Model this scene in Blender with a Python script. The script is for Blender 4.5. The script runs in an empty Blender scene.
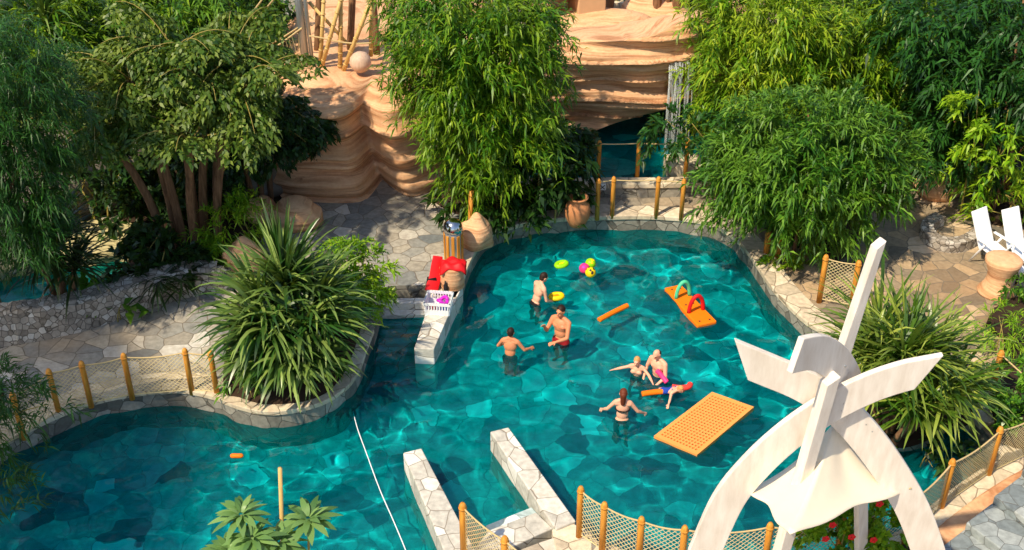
import bpy, bmesh, math, random
import numpy as np
from mathutils import Vector, Matrix
PI = math.pi
rnd = random.Random(7)
R = np.random.default_rng(11)
sc = bpy.context.scene
C = sc.collection

# ---------------------------------------------------------------- camera
F = 1221.0; TH = math.radians(32.4); CH = 15.0
cd = bpy.data.cameras.new('camera'); cam = bpy.data.objects.new('camera', cd); C.objects.link(cam)
cam.location = (0, 0, CH); cam.rotation_euler = (PI/2 - TH, 0, 0)
cd.sensor_width = 36; cd.lens = F/1024*36; cd.clip_end = 300
sc.camera = cam
FW = np.array([0, math.cos(TH), -math.sin(TH)]); UP = np.array([0, math.sin(TH), math.cos(TH)])
def ray(px, py):
    return FW + np.array([1., 0, 0])*(px-512)/F - UP*(py-275)/F
def G(px, py, z=0.35):
    "the spot of the plane at height z that is seen at a pixel"
    d = ray(px, py); t = (z-CH)/d[2]; return Vector((d[0]*t, d[1]*t, z))
def P(px, py, Y):
    "the spot at distance Y that is seen at a pixel"
    d = ray(px, py); t = Y/d[1]; return Vector((d[0]*t, Y, CH+d[2]*t))

# ---------------------------------------------------------------- tagging
def tag(o, label=None, cat=None, group=None, kind=None):
    if label: o['label'] = label
    if cat: o['category'] = cat
    if group: o['group'] = group
    if kind: o['kind'] = kind
    return o
def thing(name, label, cat, loc=(0, 0, 0), rz=0, group=None):
    o = bpy.data.objects.new(name, None); C.objects.link(o)
    o.empty_display_size = .1
    o.location = loc; o.rotation_euler = (0, 0, rz)
    return tag(o, label, cat, group)
def link(name, me, parent=None, mats=None):
    o = bpy.data.objects.new(name, me); C.objects.link(o)
    if mats:
        for m in (mats if isinstance(mats, (list, tuple)) else [mats]): me.materials.append(m)
    if parent is not None: o.parent = parent
    return o
def copy_tree(o, parent=None):
    c = o.copy(); C.objects.link(c); c.parent = parent
    for ch in list(o.children): copy_tree(ch, c)
    return c

# ---------------------------------------------------------------- mesh builder
class MB:
    def __init__(s): s.v = []; s.f = []
    def add(s, vs, fs):
        n = len(s.v); s.v += [tuple(v) for v in vs]; s.f += [tuple(i+n for i in f) for f in fs]; return s
    def box(s, c, size, rz=0, M=None, taper=1.0):
        x, y, z = size[0]/2, size[1]/2, size[2]/2
        vs = [(-x, -y, -z), (x, -y, -z), (x, y, -z), (-x, y, -z), (-x*taper, -y*taper, z), (x*taper, -y*taper, z), (x*taper, y*taper, z), (-x*taper, y*taper, z)]
        m = Matrix.Translation(c) @ (M.to_4x4() if M is not None else Matrix.Rotation(rz, 4, 'Z'))
        return s.add([m @ Vector(v) for v in vs], [(0, 3, 2, 1), (4, 5, 6, 7), (0, 1, 5, 4), (1, 2, 6, 5), (2, 3, 7, 6), (3, 0, 4, 7)])
    def prism(s, poly, z0, z1):
        n = len(poly); a = sum(poly[i][0]*poly[(i+1) % n][1]-poly[(i+1) % n][0]*poly[i][1] for i in range(n))
        p = list(poly) if a > 0 else list(poly)[::-1]
        vs = [(q[0], q[1], z0) for q in p]+[(q[0], q[1], z1) for q in p]
        return s.add(vs, [tuple(range(n-1, -1, -1)), tuple(range(n, 2*n))]+[(i, (i+1) % n, n+(i+1) % n, n+i) for i in range(n)])
    def tube(s, pts, r, n=8, cap=True, flat=1.0):
        pts = [Vector(p) for p in pts]; k = len(pts)
        rs = r if isinstance(r, (list, tuple)) else [r]*k
        vs = []; ref = None
        for i, p in enumerate(pts):
            t = (pts[min(i+1, k-1)]-pts[max(i-1, 0)]).normalized()
            if ref is None:
                ref = Vector((0, 0, 1)) if abs(t.z) < .9 else Vector((1, 0, 0))
            a = (ref - t*ref.dot(t)).normalized(); b = t.cross(a); ref = a
            for j in range(n):
                w = 2*PI*j/n; vs.append(p+a*math.cos(w)*rs[i]*flat+b*math.sin(w)*rs[i])
        fs = [(i*n+j, i*n+(j+1) % n, (i+1)*n+(j+1) % n, (i+1)*n+j) for i in range(k-1) for j in range(n)]
        if cap: fs += [tuple(range(n-1, -1, -1)), tuple(range((k-1)*n, k*n))]
        return s.add(vs, fs)
    def lathe(s, prof, c=(0, 0, 0), n=20):
        vs = []; c = Vector(c)
        for (r, z) in prof:
            for j in range(n):
                w = 2*PI*j/n; vs.append(c+Vector((r*math.cos(w), r*math.sin(w), z)))
        k = len(prof)
        fs = [(i*n+j, i*n+(j+1) % n, (i+1)*n+(j+1) % n, (i+1)*n+j) for i in range(k-1) for j in range(n)]
        fs += [tuple(range(n-1, -1, -1)), tuple(range((k-1)*n, k*n))]
        return s.add(vs, fs)
    def ell(s, c, r, n=12, m=8, M=None):
        c = Vector(c); vs = []; M = M or Matrix.Identity(3)
        vs.append(c+M @ Vector((0, 0, -r[2])))
        for i in range(1, m):
            a = -PI/2+PI*i/m
            for j in range(n):
                w = 2*PI*j/n
                vs.append(c+M @ Vector((r[0]*math.cos(a)*math.cos(w), r[1]*math.cos(a)*math.sin(w), r[2]*math.sin(a))))
        vs.append(c+M @ Vector((0, 0, r[2]))); t = len(vs)-1
        fs = [(0, 1+(j+1) % n, 1+j) for j in range(n)]
        fs += [(1+i*n+j, 1+i*n+(j+1) % n, 1+(i+1)*n+(j+1) % n, 1+(i+1)*n+j) for i in range(m-2) for j in range(n)]
        b = 1+(m-2)*n
        fs += [(b+j, b+(j+1) % n, t) for j in range(n)]
        return s.add(vs, fs)
    def cap(s, a, b, ra, rb, n=10):
        "tapered capsule"
        a, b = Vector(a), Vector(b); t = (b-a).normalized() if (b-a).length > 1e-6 else Vector((0, 0, 1))
        pts = []; rs = []
        for k in range(3):
            w = PI/2*(1-k/3); pts.append(a-t*ra*math.sin(w)*.98); rs.append(max(ra*math.cos(w), ra*.15))
        pts.append(a); rs.append(ra); pts.append(b); rs.append(rb)
        for k in range(1, 4):
            w = PI/2*k/3; pts.append(b+t*rb*math.sin(w)*.98); rs.append(max(rb*math.cos(w), rb*.15))
        return s.tube(pts, rs, n)
    def build(s, name, mats, parent=None, smooth=False, bevel=0):
        me = bpy.data.meshes.new(name); me.from_pydata(s.v, [], s.f); me.update()
        if smooth: me.polygons.foreach_set('use_smooth', [True]*len(me.polygons))
        o = link(name, me, parent, mats)
        if bevel:
            b = o.modifiers.new('bevel', 'BEVEL'); b.width = bevel; b.segments = 2; b.limit_method = 'ANGLE'
        return o
def np_mesh(name, V, Fq, mats, parent=None, smooth=False):
    "mesh from numpy: V (n,3), Fq (m,4) or (m,3)"
    me = bpy.data.meshes.new(name); V = np.asarray(V, np.float32); Fq = np.asarray(Fq, np.int32)
    k = Fq.shape[1]
    me.vertices.add(len(V)); me.vertices.foreach_set('co', V.ravel())
    me.loops.add(Fq.size); me.loops.foreach_set('vertex_index', Fq.ravel())
    me.polygons.add(len(Fq)); me.polygons.foreach_set('loop_start', np.arange(0, Fq.size, k, dtype=np.int32))
    me.update(calc_edges=True)
    if smooth: me.polygons.foreach_set('use_smooth', np.ones(len(Fq), bool))
    return link(name, me, parent, mats)
def grid_mesh(name, V, nu, nv, mats, parent=None, smooth=True, wrap=False):
    i, j = np.meshgrid(np.arange(nu-1 if not wrap else nu), np.arange(nv-1), indexing='ij'); i = i.ravel(); j = j.ravel(); i2 = (i+1) % nu
    Fq = np.stack([i*nv+j, i2*nv+j, i2*nv+j+1, i*nv+j+1], 1)
    return np_mesh(name, V, Fq, mats, parent, smooth)
def smoothpath(pts, k=6, closed=False):
    "Catmull-Rom through points"
    pts = [Vector(p) for p in pts]; n = len(pts); out = []
    for i in range(n if closed else n-1):
        g = (lambda q: pts[q % n]) if closed else (lambda q: pts[min(max(q, 0), n-1)])
        a, b, c, d = g(i-1), g(i), g(i+1), g(i+2)
        for j in range(k):
            t = j/k
            out.append(.5*((2*b)+(c-a)*t+(2*a-5*b+4*c-d)*t*t+(3*b-a-3*c+d)*t**3))
    if not closed: out.append(pts[-1])
    return out
def fill(outer, holes, z):
    bm = bmesh.new(); es = []
    for lp in [outer]+holes:
        vs = [bm.verts.new((p[0], p[1], z)) for p in lp]
        es += [bm.edges.new((vs[i], vs[(i+1) % len(vs)])) for i in range(len(vs))]
    bmesh.ops.triangle_fill(bm, use_beauty=True, use_dissolve=False, edges=es, normal=(0, 0, 1))
    for f in bm.faces:
        if f.normal.z < 0: f.normal_flip()
    return bm
def bm_obj(name, bm, mats, parent=None, smooth=False):
    me = bpy.data.meshes.new(name); bm.to_mesh(me); bm.free()
    if smooth: me.polygons.foreach_set('use_smooth', [True]*len(me.polygons))
    return link(name, me, parent, mats)
def inside(poly, X, Y):
    x = np.array([p[0] for p in poly]); y = np.array([p[1] for p in poly]); n = len(x); r = np.zeros(X.shape, bool); j = n-1
    for i in range(n):
        c = ((y[i] > Y) != (y[j] > Y)) & (X < (x[j]-x[i])*(Y-y[i])/(y[j]-y[i]+1e-12)+x[i]); r ^= c; j = i
    return r
def offset(poly, d):
    "offset a closed polyline outwards (d>0)"
    n = len(poly); a = sum(poly[i][0]*poly[(i+1) % n][1]-poly[(i+1) % n][0]*poly[i][1] for i in range(n)); s = 1 if a > 0 else -1
    out = []
    for i in range(n):
        t = (Vector(poly[(i+1) % n][:2])-Vector(poly[i-1][:2])).normalized()
        out.append(Vector((poly[i][0]+t.y*d*s, poly[i][1]-t.x*d*s, 0)))
    return out
def noise1(x, seed=0):
    "smooth 1-D value noise on arrays"
    g = np.random.default_rng(seed).random(4096)*2-1
    x = np.asarray(x, float)+500; i = np.floor(x).astype(int); f = x-i; f = f*f*(3-2*f)
    return g[i % 4096]*(1-f)+g[(i+1) % 4096]*f
def noise2(x, y, seed=0):
    g = np.random.default_rng(seed).random((256, 256))*2-1
    x = np.asarray(x, float)+300; y = np.asarray(y, float)+300
    i = np.floor(x).astype(int); j = np.floor(y).astype(int); f = x-i; h = y-j; f = f*f*(3-2*f); h = h*h*(3-2*h)
    a = g[i % 256, j % 256]; b = g[(i+1) % 256, j % 256]; c = g[i % 256, (j+1) % 256]; d = g[(i+1) % 256, (j+1) % 256]
    return (a*(1-f)+b*f)*(1-h)+(c*(1-f)+d*f)*h
# ---------------------------------------------------------------- materials (all node based)
def S(r, g, b):
    "sRGB 0-255 to linear"
    return tuple(((c/255)/12.92 if c/255 < .04045 else ((c/255+.055)/1.055)**2.4) for c in (r, g, b))+(1,)
class NT:
    def __init__(s, name):
        s.m = bpy.data.materials.new(name); s.m.use_nodes = True; s.t = s.m.node_tree; s.t.nodes.clear()
        s.out = s.n('ShaderNodeOutputMaterial')
    def n(s, typ, ins=None, **kw):
        nd = s.t.nodes.new(typ)
        for k, v in kw.items(): setattr(nd, k, v)
        for k, v in (ins or {}).items(): s.set(nd.inputs[k], v)
        return nd
    def set(s, sock, v):
        if isinstance(v, bpy.types.NodeSocket): s.t.links.new(v, sock)
        elif isinstance(v, bpy.types.Node): s.t.links.new(v.outputs[0], sock)
        else: sock.default_value = v
    def ramp(s, fac, stops, interp='LINEAR'):
        r = s.n('ShaderNodeValToRGB', {'Fac': fac}); e = r.color_ramp.elements; r.color_ramp.interpolation = interp
        while len(e) < len(stops): e.new(.5)
        for q, (p, c) in zip(e, stops): q.position = p; q.color = c
        return r
    def math(s, op, a, b=0.0, c=0.0): return s.n('ShaderNodeMath', {0: a, 1: b, 2: c}, operation=op)
    def mix(s, f, a, b, mode='MIX'):
        return s.n('ShaderNodeMix', {'Factor': f, 'A': a, 'B': b}, data_type='RGBA', blend_type=mode) if False else s.mixrgb(f, a, b, mode)
    def mixrgb(s, f, a, b, mode='MIX'): return s.n('ShaderNodeMixRGB', {'Fac': f, 'Color1': a, 'Color2': b}, blend_type=mode)
    def obj(s): return s.n('ShaderNodeTexCoord').outputs['Object']
    def noise(s, vec, scale, detail=3, rough=.55): return s.n('ShaderNodeTexNoise', {'Vector': vec, 'Scale': scale, 'Detail': detail, 'Roughness': rough})
    def bump(s, h, strength=.3, dist=.02): return s.n('ShaderNodeBump', {'Height': h, 'Strength': strength, 'Distance': dist}).outputs[0]
    def bsdf(s, col, rough=.7, spec=.3, normal=None, **kw):
        b = s.n('ShaderNodeBsdfPrincipled', {'Base Color': col, 'Roughness': rough, 'Specular IOR Level': spec})
        if normal is not None: s.set(b.inputs['Normal'], normal)
        for k, v in kw.items(): s.set(b.inputs[k], v)
        return b
    def done(s, sh): s.t.links.new(sh.outputs[0] if isinstance(sh, bpy.types.Node) else sh, s.out.inputs['Surface']); return s.m
def simple(name, col, rough=.6, var=.15, scale=6, spec=.3, bump=.15, metal=0.0):
    t = NT(name); o = t.obj(); nz = t.noise(o, scale)
    c = t.mixrgb(nz.outputs['Fac'], tuple(x*(1-var) for x in col[:3])+(1,), tuple(min(1, x*(1+var)) for x in col[:3])+(1,))
    return t.done(t.bsdf(c, rough, spec, t.bump(nz.outputs['Fac'], bump, .02), Metallic=metal))
def leafmat(name, c1, c2, c3=None, trans=.35, rough=.45, spec=.35):
    t = NT(name); g = t.n('ShaderNodeNewGeometry')
    st = [(0, c1), (.6, c2), (1, c3 or c2)]
    r = t.ramp(g.outputs['Random Per Island'], st)
    nz = t.noise(t.obj(), .9, 2)
    r = t.mixrgb(t.ramp(nz.outputs['Fac'], [(.45, (0, 0, 0, 1)), (.7, (.55, .55, .55, 1))]), r, c3 or c2)
    b = t.bsdf(r, rough, spec)
    tr = t.n('ShaderNodeBsdfTranslucent', {'Color': t.mixrgb(.35, r, S(190, 220, 40), 'MIX')})
    return t.done(t.n('ShaderNodeMixShader', {0: trans, 1: b, 2: tr}))
def paving(name, scale, stops, mortar, mw=.03, rough=.75, dist=.12, bumpk=.5, dirt=None, dim='3D', warm=False):
    t = NT(name); o = t.obj()
    nz = t.noise(o, 2.2, 2)
    v = t.n('ShaderNodeVectorMath', {0: nz.outputs['Color'], 1: (.5, .5, .5)}, operation='SUBTRACT')
    v = t.n('ShaderNodeVectorMath', {0: v, 'Scale': dist}, operation='SCALE')
    v = t.n('ShaderNodeVectorMath', {0: o, 1: v}, operation='ADD')
    vo = t.n('ShaderNodeTexVoronoi', {'Vector': v, 'Scale': scale, 'Randomness': 1.0}, voronoi_dimensions=dim)
    ve = t.n('ShaderNodeTexVoronoi', {'Vector': v, 'Scale': scale, 'Randomness': 1.0}, voronoi_dimensions=dim, feature='DISTANCE_TO_EDGE')
    sep = t.n('ShaderNodeSeparateColor', {0: vo.outputs['Color']})
    col = t.ramp(sep.outputs[0], stops)
    n2 = t.noise(o, 9, 4, .6)
    col = t.mixrgb(.4, col, t.ramp(n2.outputs['Fac'], [(.3, (.25, .25, .25, 1)), (.7, (.85, .85, .85, 1))]), 'OVERLAY')
    if dirt:
        n3 = t.noise(o, .35, 2); col = t.mixrgb(t.ramp(n3.outputs['Fac'], [(.5, (0, 0, 0, 1)), (.7, (.5, .5, .5, 1))]), col, dirt)
    if warm:      # tint blends from cool at the left to warm at the right
        sx = t.n('ShaderNodeSeparateXYZ', {0: o}); mr = t.n('ShaderNodeMapRange', {'Value': sx.outputs['X'], 'From Min': -2.0, 'From Max': 6.0})
        col = t.mixrgb(mr.outputs[0], t.mixrgb(.5, col, S(222, 228, 234), 'MULTIPLY'), t.mixrgb(.75, col, S(238, 208, 168), 'MULTIPLY'))
    e = t.ramp(ve.outputs['Distance'], [(mw*.4, (0, 0, 0, 1)), (mw, (1, 1, 1, 1))])
    c = t.mixrgb(e, mortar, col)
    h = t.math('ADD', e, t.math('MULTIPLY', n2.outputs['Fac'], .3))
    return t.done(t.bsdf(c, rough, .3, t.bump(h, bumpk, .02)))
def wood(name, c1, c2, rough=.55, sc_=(14, 14, 1.5)):
    t = NT(name); o = t.obj()
    mp = t.n('ShaderNodeMapping', {'Vector': o, 'Scale': sc_}); nz = t.noise(mp, 1.5, 5, .6)
    c = t.ramp(nz.outputs['Fac'], [(.3, c1), (.7, c2)])
    return t.done(t.bsdf(c, rough, .3, t.bump(nz.outputs['Fac'], .2, .01)))
def strata(name, cols, zs=3.2, rough=.85):
    t = NT(name); o = t.obj()
    big = t.noise(o, .35, 3)
    sep = t.n('ShaderNodeSeparateXYZ', {0: o})
    z = t.math('ADD', t.math('MULTIPLY', sep.outputs['Z'], zs), t.math('MULTIPLY', big.outputs['Fac'], 1.1))
    cmb = t.n('ShaderNodeCombineXYZ', {0: t.math('MULTIPLY', sep.outputs['X'], .12), 1: t.math('MULTIPLY', sep.outputs['Y'], .12), 2: z})
    nz = t.noise(cmb, 1.6, 6, .65)
    c = t.ramp(nz.outputs['Fac'], cols)
    fine = t.noise(o, 14, 3)
    c = t.mixrgb(.25, c, fine.outputs['Fac'], 'OVERLAY')
    h = t.math('ADD', nz.outputs['Fac'], t.math('MULTIPLY', fine.outputs['Fac'], .15))
    return t.done(t.bsdf(c, rough, .2, t.bump(h, .55, .08)))
def water_mat(name, tint, murk):
    t = NT(name)
    fr = t.n('ShaderNodeFresnel', {'IOR': 1.33})
    gl = t.n('ShaderNodeBsdfGlossy', {'Color': (1, 1, 1, 1), 'Roughness': .02})
    tr = t.n('ShaderNodeBsdfRefraction', {'Color': tint, 'IOR': 1.33, 'Roughness': 0.0})
    df = t.n('ShaderNodeBsdfDiffuse', {'Color': murk})
    body = t.n('ShaderNodeMixShader', {0: .16, 1: tr, 2: df})     # a little cloudiness
    return t.done(t.n('ShaderNodeMixShader', {0: fr, 1: body, 2: gl}))
M = {}
M['deck'] = paving('flagstones', 2.5, [(0, S(112, 116, 116)), (.25, S(160, 156, 146)), (.45, S(136, 136, 132)), (.6, S(192, 182, 164)), (.8, S(156, 148, 134)), (1, S(222, 214, 200))], S(118, 108, 94), .03, dirt=S(172, 144, 112), dim='2D', warm=True)
M['coping'] = paving('coping_stone', 2.0, [(0, S(176, 162, 140)), (.5, S(200, 184, 158)), (1, S(218, 202, 176))], S(150, 134, 112), .025, dist=.1)
M['cladding'] = paving('rubble_cladding', 8.0, [(0, S(130, 120, 108)), (.5, S(165, 155, 142)), (1, S(200, 194, 184))], S(96, 88, 78), .06, dist=.06)
M['wallstone'] = paving('pale_wall_slabs', 2.2, [(0, S(176, 172, 162)), (.5, S(206, 200, 188)), (1, S(232, 228, 218))], S(140, 130, 116), .02, dist=.05, bumpk=.3)
M['poolfloor'] = paving('pool_floor_slabs', 1.85, [(0, S(66, 80, 96)), (.12, S(112, 130, 140)), (.4, S(146, 164, 166)), (.7, S(160, 178, 178)), (.9, S(186, 202, 202)), (1, S(235, 240, 240))], S(136, 152, 154), .02, dist=.35, dim='2D')
M['poolwall'] = paving('pool_wall_stone', 3.0, [(0, S(96, 92, 84)), (.5, S(128, 124, 114)), (1, S(160, 154, 142))], S(88, 84, 76), .03, dist=.1)
M['stairgrey'] = paving('grey_stair_stone', 3.2, [(0, S(104, 112, 114)), (.5, S(132, 140, 140)), (1, S(164, 168, 164))], S(104, 104, 100), .02, dist=.06)
M['soil'] = simple('dark_soil', S(52, 38, 26), .95, .5, 5, bump=.6)
M['water'] = water_mat('pool_water', (.06, .84, .87, 1), (.0, .21, .25, 1))
M['water_far'] = water_mat('far_pool_water', (.05, .78, .80, 1), (.0, .36, .38, 1))
M['rock'] = strata('sandstone', [(.28, S(136, 92, 62)), (.42, S(204, 152, 110)), (.52, S(226, 180, 138)), (.6, S(180, 126, 88)), (.68, S(214, 166, 122)), (.85, S(238, 202, 162))])
M['rockgrey'] = strata('grey_rock', [(.25, S(70, 64, 58)), (.5, S(124, 116, 106)), (.8, S(160, 152, 142))], 2.0)
M['post'] = wood('honey_wood', S(184, 112, 30), S(222, 158, 66))
M['rope'] = simple('rope', S(196, 172, 124), .8)
M['net'] = simple('net_cord', S(196, 178, 132), .8)
M['white'] = wood('white_painted_wood', S(212, 200, 186), S(236, 228, 218), .55, (5, 5, 1.2))
M['whiteedge'] = wood('pale_wood', S(190, 160, 138), S(214, 186, 164))
M['fabric'] = simple('cream_canvas', S(238, 224, 200), .85, .05)
M['bark'] = wood('bark', S(92, 64, 42), S(150, 112, 80), .85)
M['culm'] = wood('green_cane', S(120, 110, 50), S(168, 150, 80))
M['bamboo_pole'] = wood('bamboo_pole', S(190, 150, 84), S(222, 190, 124))
M['steel'] = simple('grey_steel', S(176, 180, 182), .35, .05, metal=.7)
M['chrome'] = simple('chrome', S(200, 200, 200), .12, .02, metal=1.0)
M['dark'] = simple('dark_grey', S(40, 40, 42), .5)
M['orange'] = simple('orange_foam', S(255, 122, 10), .6, .06, 8)
M['peach'] = simple('apricot_foam', S(246, 158, 82), .65, .05, 8)
M['red'] = simple('red_foam', S(214, 22, 30), .55, .08)
M['coral'] = simple('coral_foam', S(255, 70, 60), .55, .06)
M['pink'] = simple('pink_foam', S(244, 60, 130), .5, .06)
M['teal'] = simple('mint_foam', S(80, 200, 150), .5, .06)
M['lime'] = simple('lime_plastic', S(150, 222, 20), .4, .06)
M['yellow'] = simple('yellow_plastic', S(250, 206, 20), .4, .06)
M['blue'] = simple('blue_plastic', S(40, 110, 200), .4, .06)
M['purple'] = simple('purple_plastic', S(200, 40, 190), .4, .06)
M['plastic'] = simple('white_plastic', S(232, 234, 236), .4, .03)
M['terracotta'] = simple('terracotta', S(190, 128, 84), .8, .2)
M['tan'] = simple('tan_plaster', S(200, 166, 128), .85, .1)
M['sand'] = simple('sand_render', S(190, 178, 132), .9, .1)
M['skin'] = simple('fair_skin', S(232, 172, 142), .5, .06, 12, bump=.03)
M['tanskin'] = simple('tanned_skin', S(214, 138, 98), .5, .06, 12, bump=.03)
M['hairdark'] = simple('dark_hair', S(44, 26, 18), .6, .3, 40)
M['hairred'] = simple('auburn_hair', S(104, 48, 26), .6, .3, 40)
M['hairblond'] = simple('blond_hair', S(206, 150, 90), .6, .3, 40)
M['navy'] = simple('navy_cloth', S(22, 26, 48), .8)
M['black'] = simple('black_cloth', S(18, 16, 20), .8)
M['maroon'] = simple('red_cloth', S(150, 24, 30), .8)
M['bluecloth'] = simple('blue_cloth', S(30, 70, 170), .8)
M['eye'] = simple('dark_eye', S(30, 20, 16), .3)
M['lip'] = simple('lips', S(178, 92, 84), .5)
M['fall'] = None
L = {}
L['bamboo'] = leafmat('bamboo_leaf', S(36, 78, 10), S(74, 124, 18), S(138, 164, 34), .28)
L['bamboo_bright'] = leafmat('bright_bamboo_leaf', S(60, 108, 14), S(112, 154, 22), S(176, 190, 50), .32)
L['bush'] = leafmat('lance_leaf', S(26, 66, 12), S(54, 106, 20), S(116, 156, 48), .22)
L['dark'] = leafmat('dark_leaf', S(14, 36, 10), S(26, 58, 16), S(48, 82, 28), .15)
L['conifer'] = leafmat('feathery_leaf', S(14, 48, 16), S(28, 74, 22), S(54, 104, 34), .2)
L['fishtail'] = leafmat('fishtail_leaf', S(36, 66, 16), S(70, 102, 26), S(126, 142, 60), .22)
L['strap'] = leafmat('strap_leaf', S(22, 52, 14), S(44, 84, 26), S(140, 162, 80), .15, .35, .5)
L['strap_bright'] = leafmat('bright_strap_leaf', S(34, 62, 14), S(72, 108, 26), S(164, 176, 74), .2, .35, .5)
L['strap_dark'] = leafmat('dark_strap_leaf', S(14, 30, 14), S(24, 46, 20), S(48, 72, 36), .1, .35, .5)
L['fern'] = leafmat('fern_leaf', S(70, 120, 14), S(116, 166, 22), S(166, 194, 44), .32)
L['broad'] = leafmat('broad_leaf', S(40, 92, 20), S(76, 132, 30), S(124, 168, 50), .25, .35, .5)
L['schefflera'] = leafmat('umbrella_leaf', S(66, 104, 54), S(100, 138, 72), S(136, 168, 96), .2, .4, .4)
# ---------------------------------------------------------------- setting: pools, paving, banks
def px(lst, z=0.0):
    return [G(p[0], p[1], p[2] if len(p) > 2 else z) for p in lst]
DZ = .35
bank = px([(-70, 520), (-20, 474), (0, 464), (30, 446), (62, 430), (100, 416), (140, 408), (172, 405), (192, 406), (217, 412), (240, 421), (268, 427), (300, 424), (328, 415), (348, 401), (360, 383), (367, 363), (374, 345)])
stair = px([(384, 312), (389, 299), (440, 298)])
rim = px([(455, 314), (461, 301), (468, 280), (480, 258), (497, 245), (530, 236), (565, 232), (600, 231), (640, 230), (678, 232), (704, 236), (726, 246), (742, 260), (755, 278), (768, 298), (785, 318), (805, 337), (830, 353), (845, 378), (855, 402), (872, 432), (896, 452), (925, 447), (940, 436), (960, 428), (980, 434, .2)])
near = px([(998, 446, .35), (1000, 462, .35), (987, 468, .35), (942, 499, .35), (903, 532, .35), (850, 552, .35), (800, 561, .35), (762, 564, .35), (720, 567, .35), (680, 566, .35), (637, 558, .35), (600, 543, .35), (581, 531, .35), (520, 550, .35), (470, 575, .35), (440, 600, .35), (380, 606, .35), (300, 606, .35), (150, 606, .35), (10, 606, .35), (-60, 580, .35)])
OUT = [Vector((p.x, p.y, 0)) for p in smoothpath(bank, 4)+stair+smoothpath(rim, 4)+smoothpath(near, 3)]
UP_Z = .62
upper = [Vector((p.x, p.y, 0)) for p in px([(530, 178, .75), (560, 178.5, .75), (590, 178, .75), (637, 178, .75), (690, 177, .75), (740, 172, .75), (770, 160, .75), (760, 130, .75), (720, 104, .75), (640, 98, .75), (570, 108, .75), (535, 125, .75), (518, 152, .75)])]
upper = smoothpath(upper, 4, True)
small = [Vector((p.x, p.y, 0)) for p in smoothpath(px([(-40, 288, .3), (15, 272, .3), (60, 264, .3), (100, 259, .3), (126, 257, .3), (130, 272, .3), (104, 288, .3), (50, 300, .3), (0, 312, .3), (-50, 318, .3)]), 3, True)]
outer = [(-45, 3), (40, 3), (40, 75), (-45, 75)]
fl = bm_obj('floor', fill(outer, [OUT, [p for p in upper], small], DZ), M['deck']); tag(fl, kind='structure')

def basin(name, loop, z0, z1, mats):
    b = MB(); n = len(loop)
    b.add([(p.x, p.y, z1) for p in loop]+[(p.x, p.y, z0) for p in loop], [(i, (i+1) % n, n+(i+1) % n, n+i) for i in range(n)])
    o = b.build(name, mats); tag(o, kind='structure'); return o
basin('pool_wall', OUT, -.92, DZ, M['poolwall'])
o = bm_obj('pool_floor', fill(offset(OUT, .02), [], -.92), M['poolfloor']); tag(o, kind='structure')
basin('pool_wall', upper, -.3, .75, M['poolwall'])
o = bm_obj('pool_floor', fill(offset(upper, .02), [], -.3), M['poolfloor']); tag(o, kind='structure')
basin('pool_wall', small, -.4, DZ, M['sand'])
o = bm_obj('pool_floor', fill(offset(small, .02), [], -.4), M['poolfloor']); tag(o, kind='structure')

def water(name, loop, z, cell, mat, amp):
    xs = [p.x for p in loop]; ys = [p.y for p in loop]
    gx = np.arange(min(xs)-.3, max(xs)+.3, cell); gy = np.arange(min(ys)-.3, max(ys)+.3, cell)
    X, Y = np.meshgrid(gx, gy, indexing='ij')
    big = offset(loop, .12); ins = inside(big, X, Y)
    Z = z+amp*ripples(X, Y)
    idx = np.arange(X.size).reshape(X.shape)
    q = ins[:-1, :-1] & ins[1:, :-1] & ins[1:, 1:] & ins[:-1, 1:]
    Fq = np.stack([idx[:-1, :-1][q], idx[1:, :-1][q], idx[1:, 1:][q], idx[:-1, 1:][q]], 1)
    used = np.unique(Fq); mp = -np.ones(X.size, int); mp[used] = np.arange(len(used))
    V = np.stack([X.ravel(), Y.ravel(), Z.ravel()], 1)[used]
    o = np_mesh(name, V, mp[Fq], mat, smooth=True); tag(o, kind='structure'); return o
def ripples(X, Y):
    wx = X+.4*noise2(X*.7, Y*.7, 3); wy = Y+.4*noise2(X*.7, Y*.7, 4)
    calm = .45+.55*np.clip(.5+.9*noise2(X*.22, Y*.22, 9), 0, 1)
    return (noise2(wx*1.5, wy*2.0, 5)+.5*noise2(wx*2.7+wy, wy*3.1-wx, 6)+.30*noise2(X*5.1+Y, Y*5.6-X, 7))*calm
WATER = water('pool_water', OUT, 0.0, .07, M['water'], .058)
water('pool_water', upper, UP_Z, .2, M['water_far'], .015)
water('pool_water', small, .18, .2, M['water'], .004)

# coping along the main pool: a flat stone band lying on the bank
def band(name, path, w, z0, z1, mat, closed=False, inner=0.0):
    n = len(path); vs = []
    for i in range(n):
        a = path[i-1] if (i > 0 or closed) else path[i]; b = path[(i+1) % n] if (i < n-1 or closed) else path[i]
        t = (Vector(b)-Vector(a)); t.z = 0; t.normalize(); s = Vector((-t.y, t.x, 0))
        p = Vector(path[i]); q0 = p-s*inner; q1 = p+s*w
        vs += [(q0.x, q0.y, z0), (q0.x, q0.y, z1), (q1.x, q1.y, z1), (q1.x, q1.y, z0)]
    k = n if closed else n-1; fs = []
    for i in range(k):
        a, b = 4*i, 4*((i+1) % n)
        fs += [(a, b, b+1, a+1), (a+1, b+1, b+2, a+2), (a+2, b+2, b+3, a+3), (a+3, b+3, b, a)]
    if not closed: fs += [(0, 1, 2, 3), (4*n-4, 4*n-1, 4*n-2, 4*n-3)]
    mb = MB(); mb.add(vs, fs); o = mb.build(name, mat, bevel=.02); tag(o, kind='structure'); return o
flat = lambda l: [Vector((p.x, p.y, 0)) for p in l]
band('pool_coping', flat(smoothpath(bank, 4)), .55, .3, .40, M['coping'], inner=.03)
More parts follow.
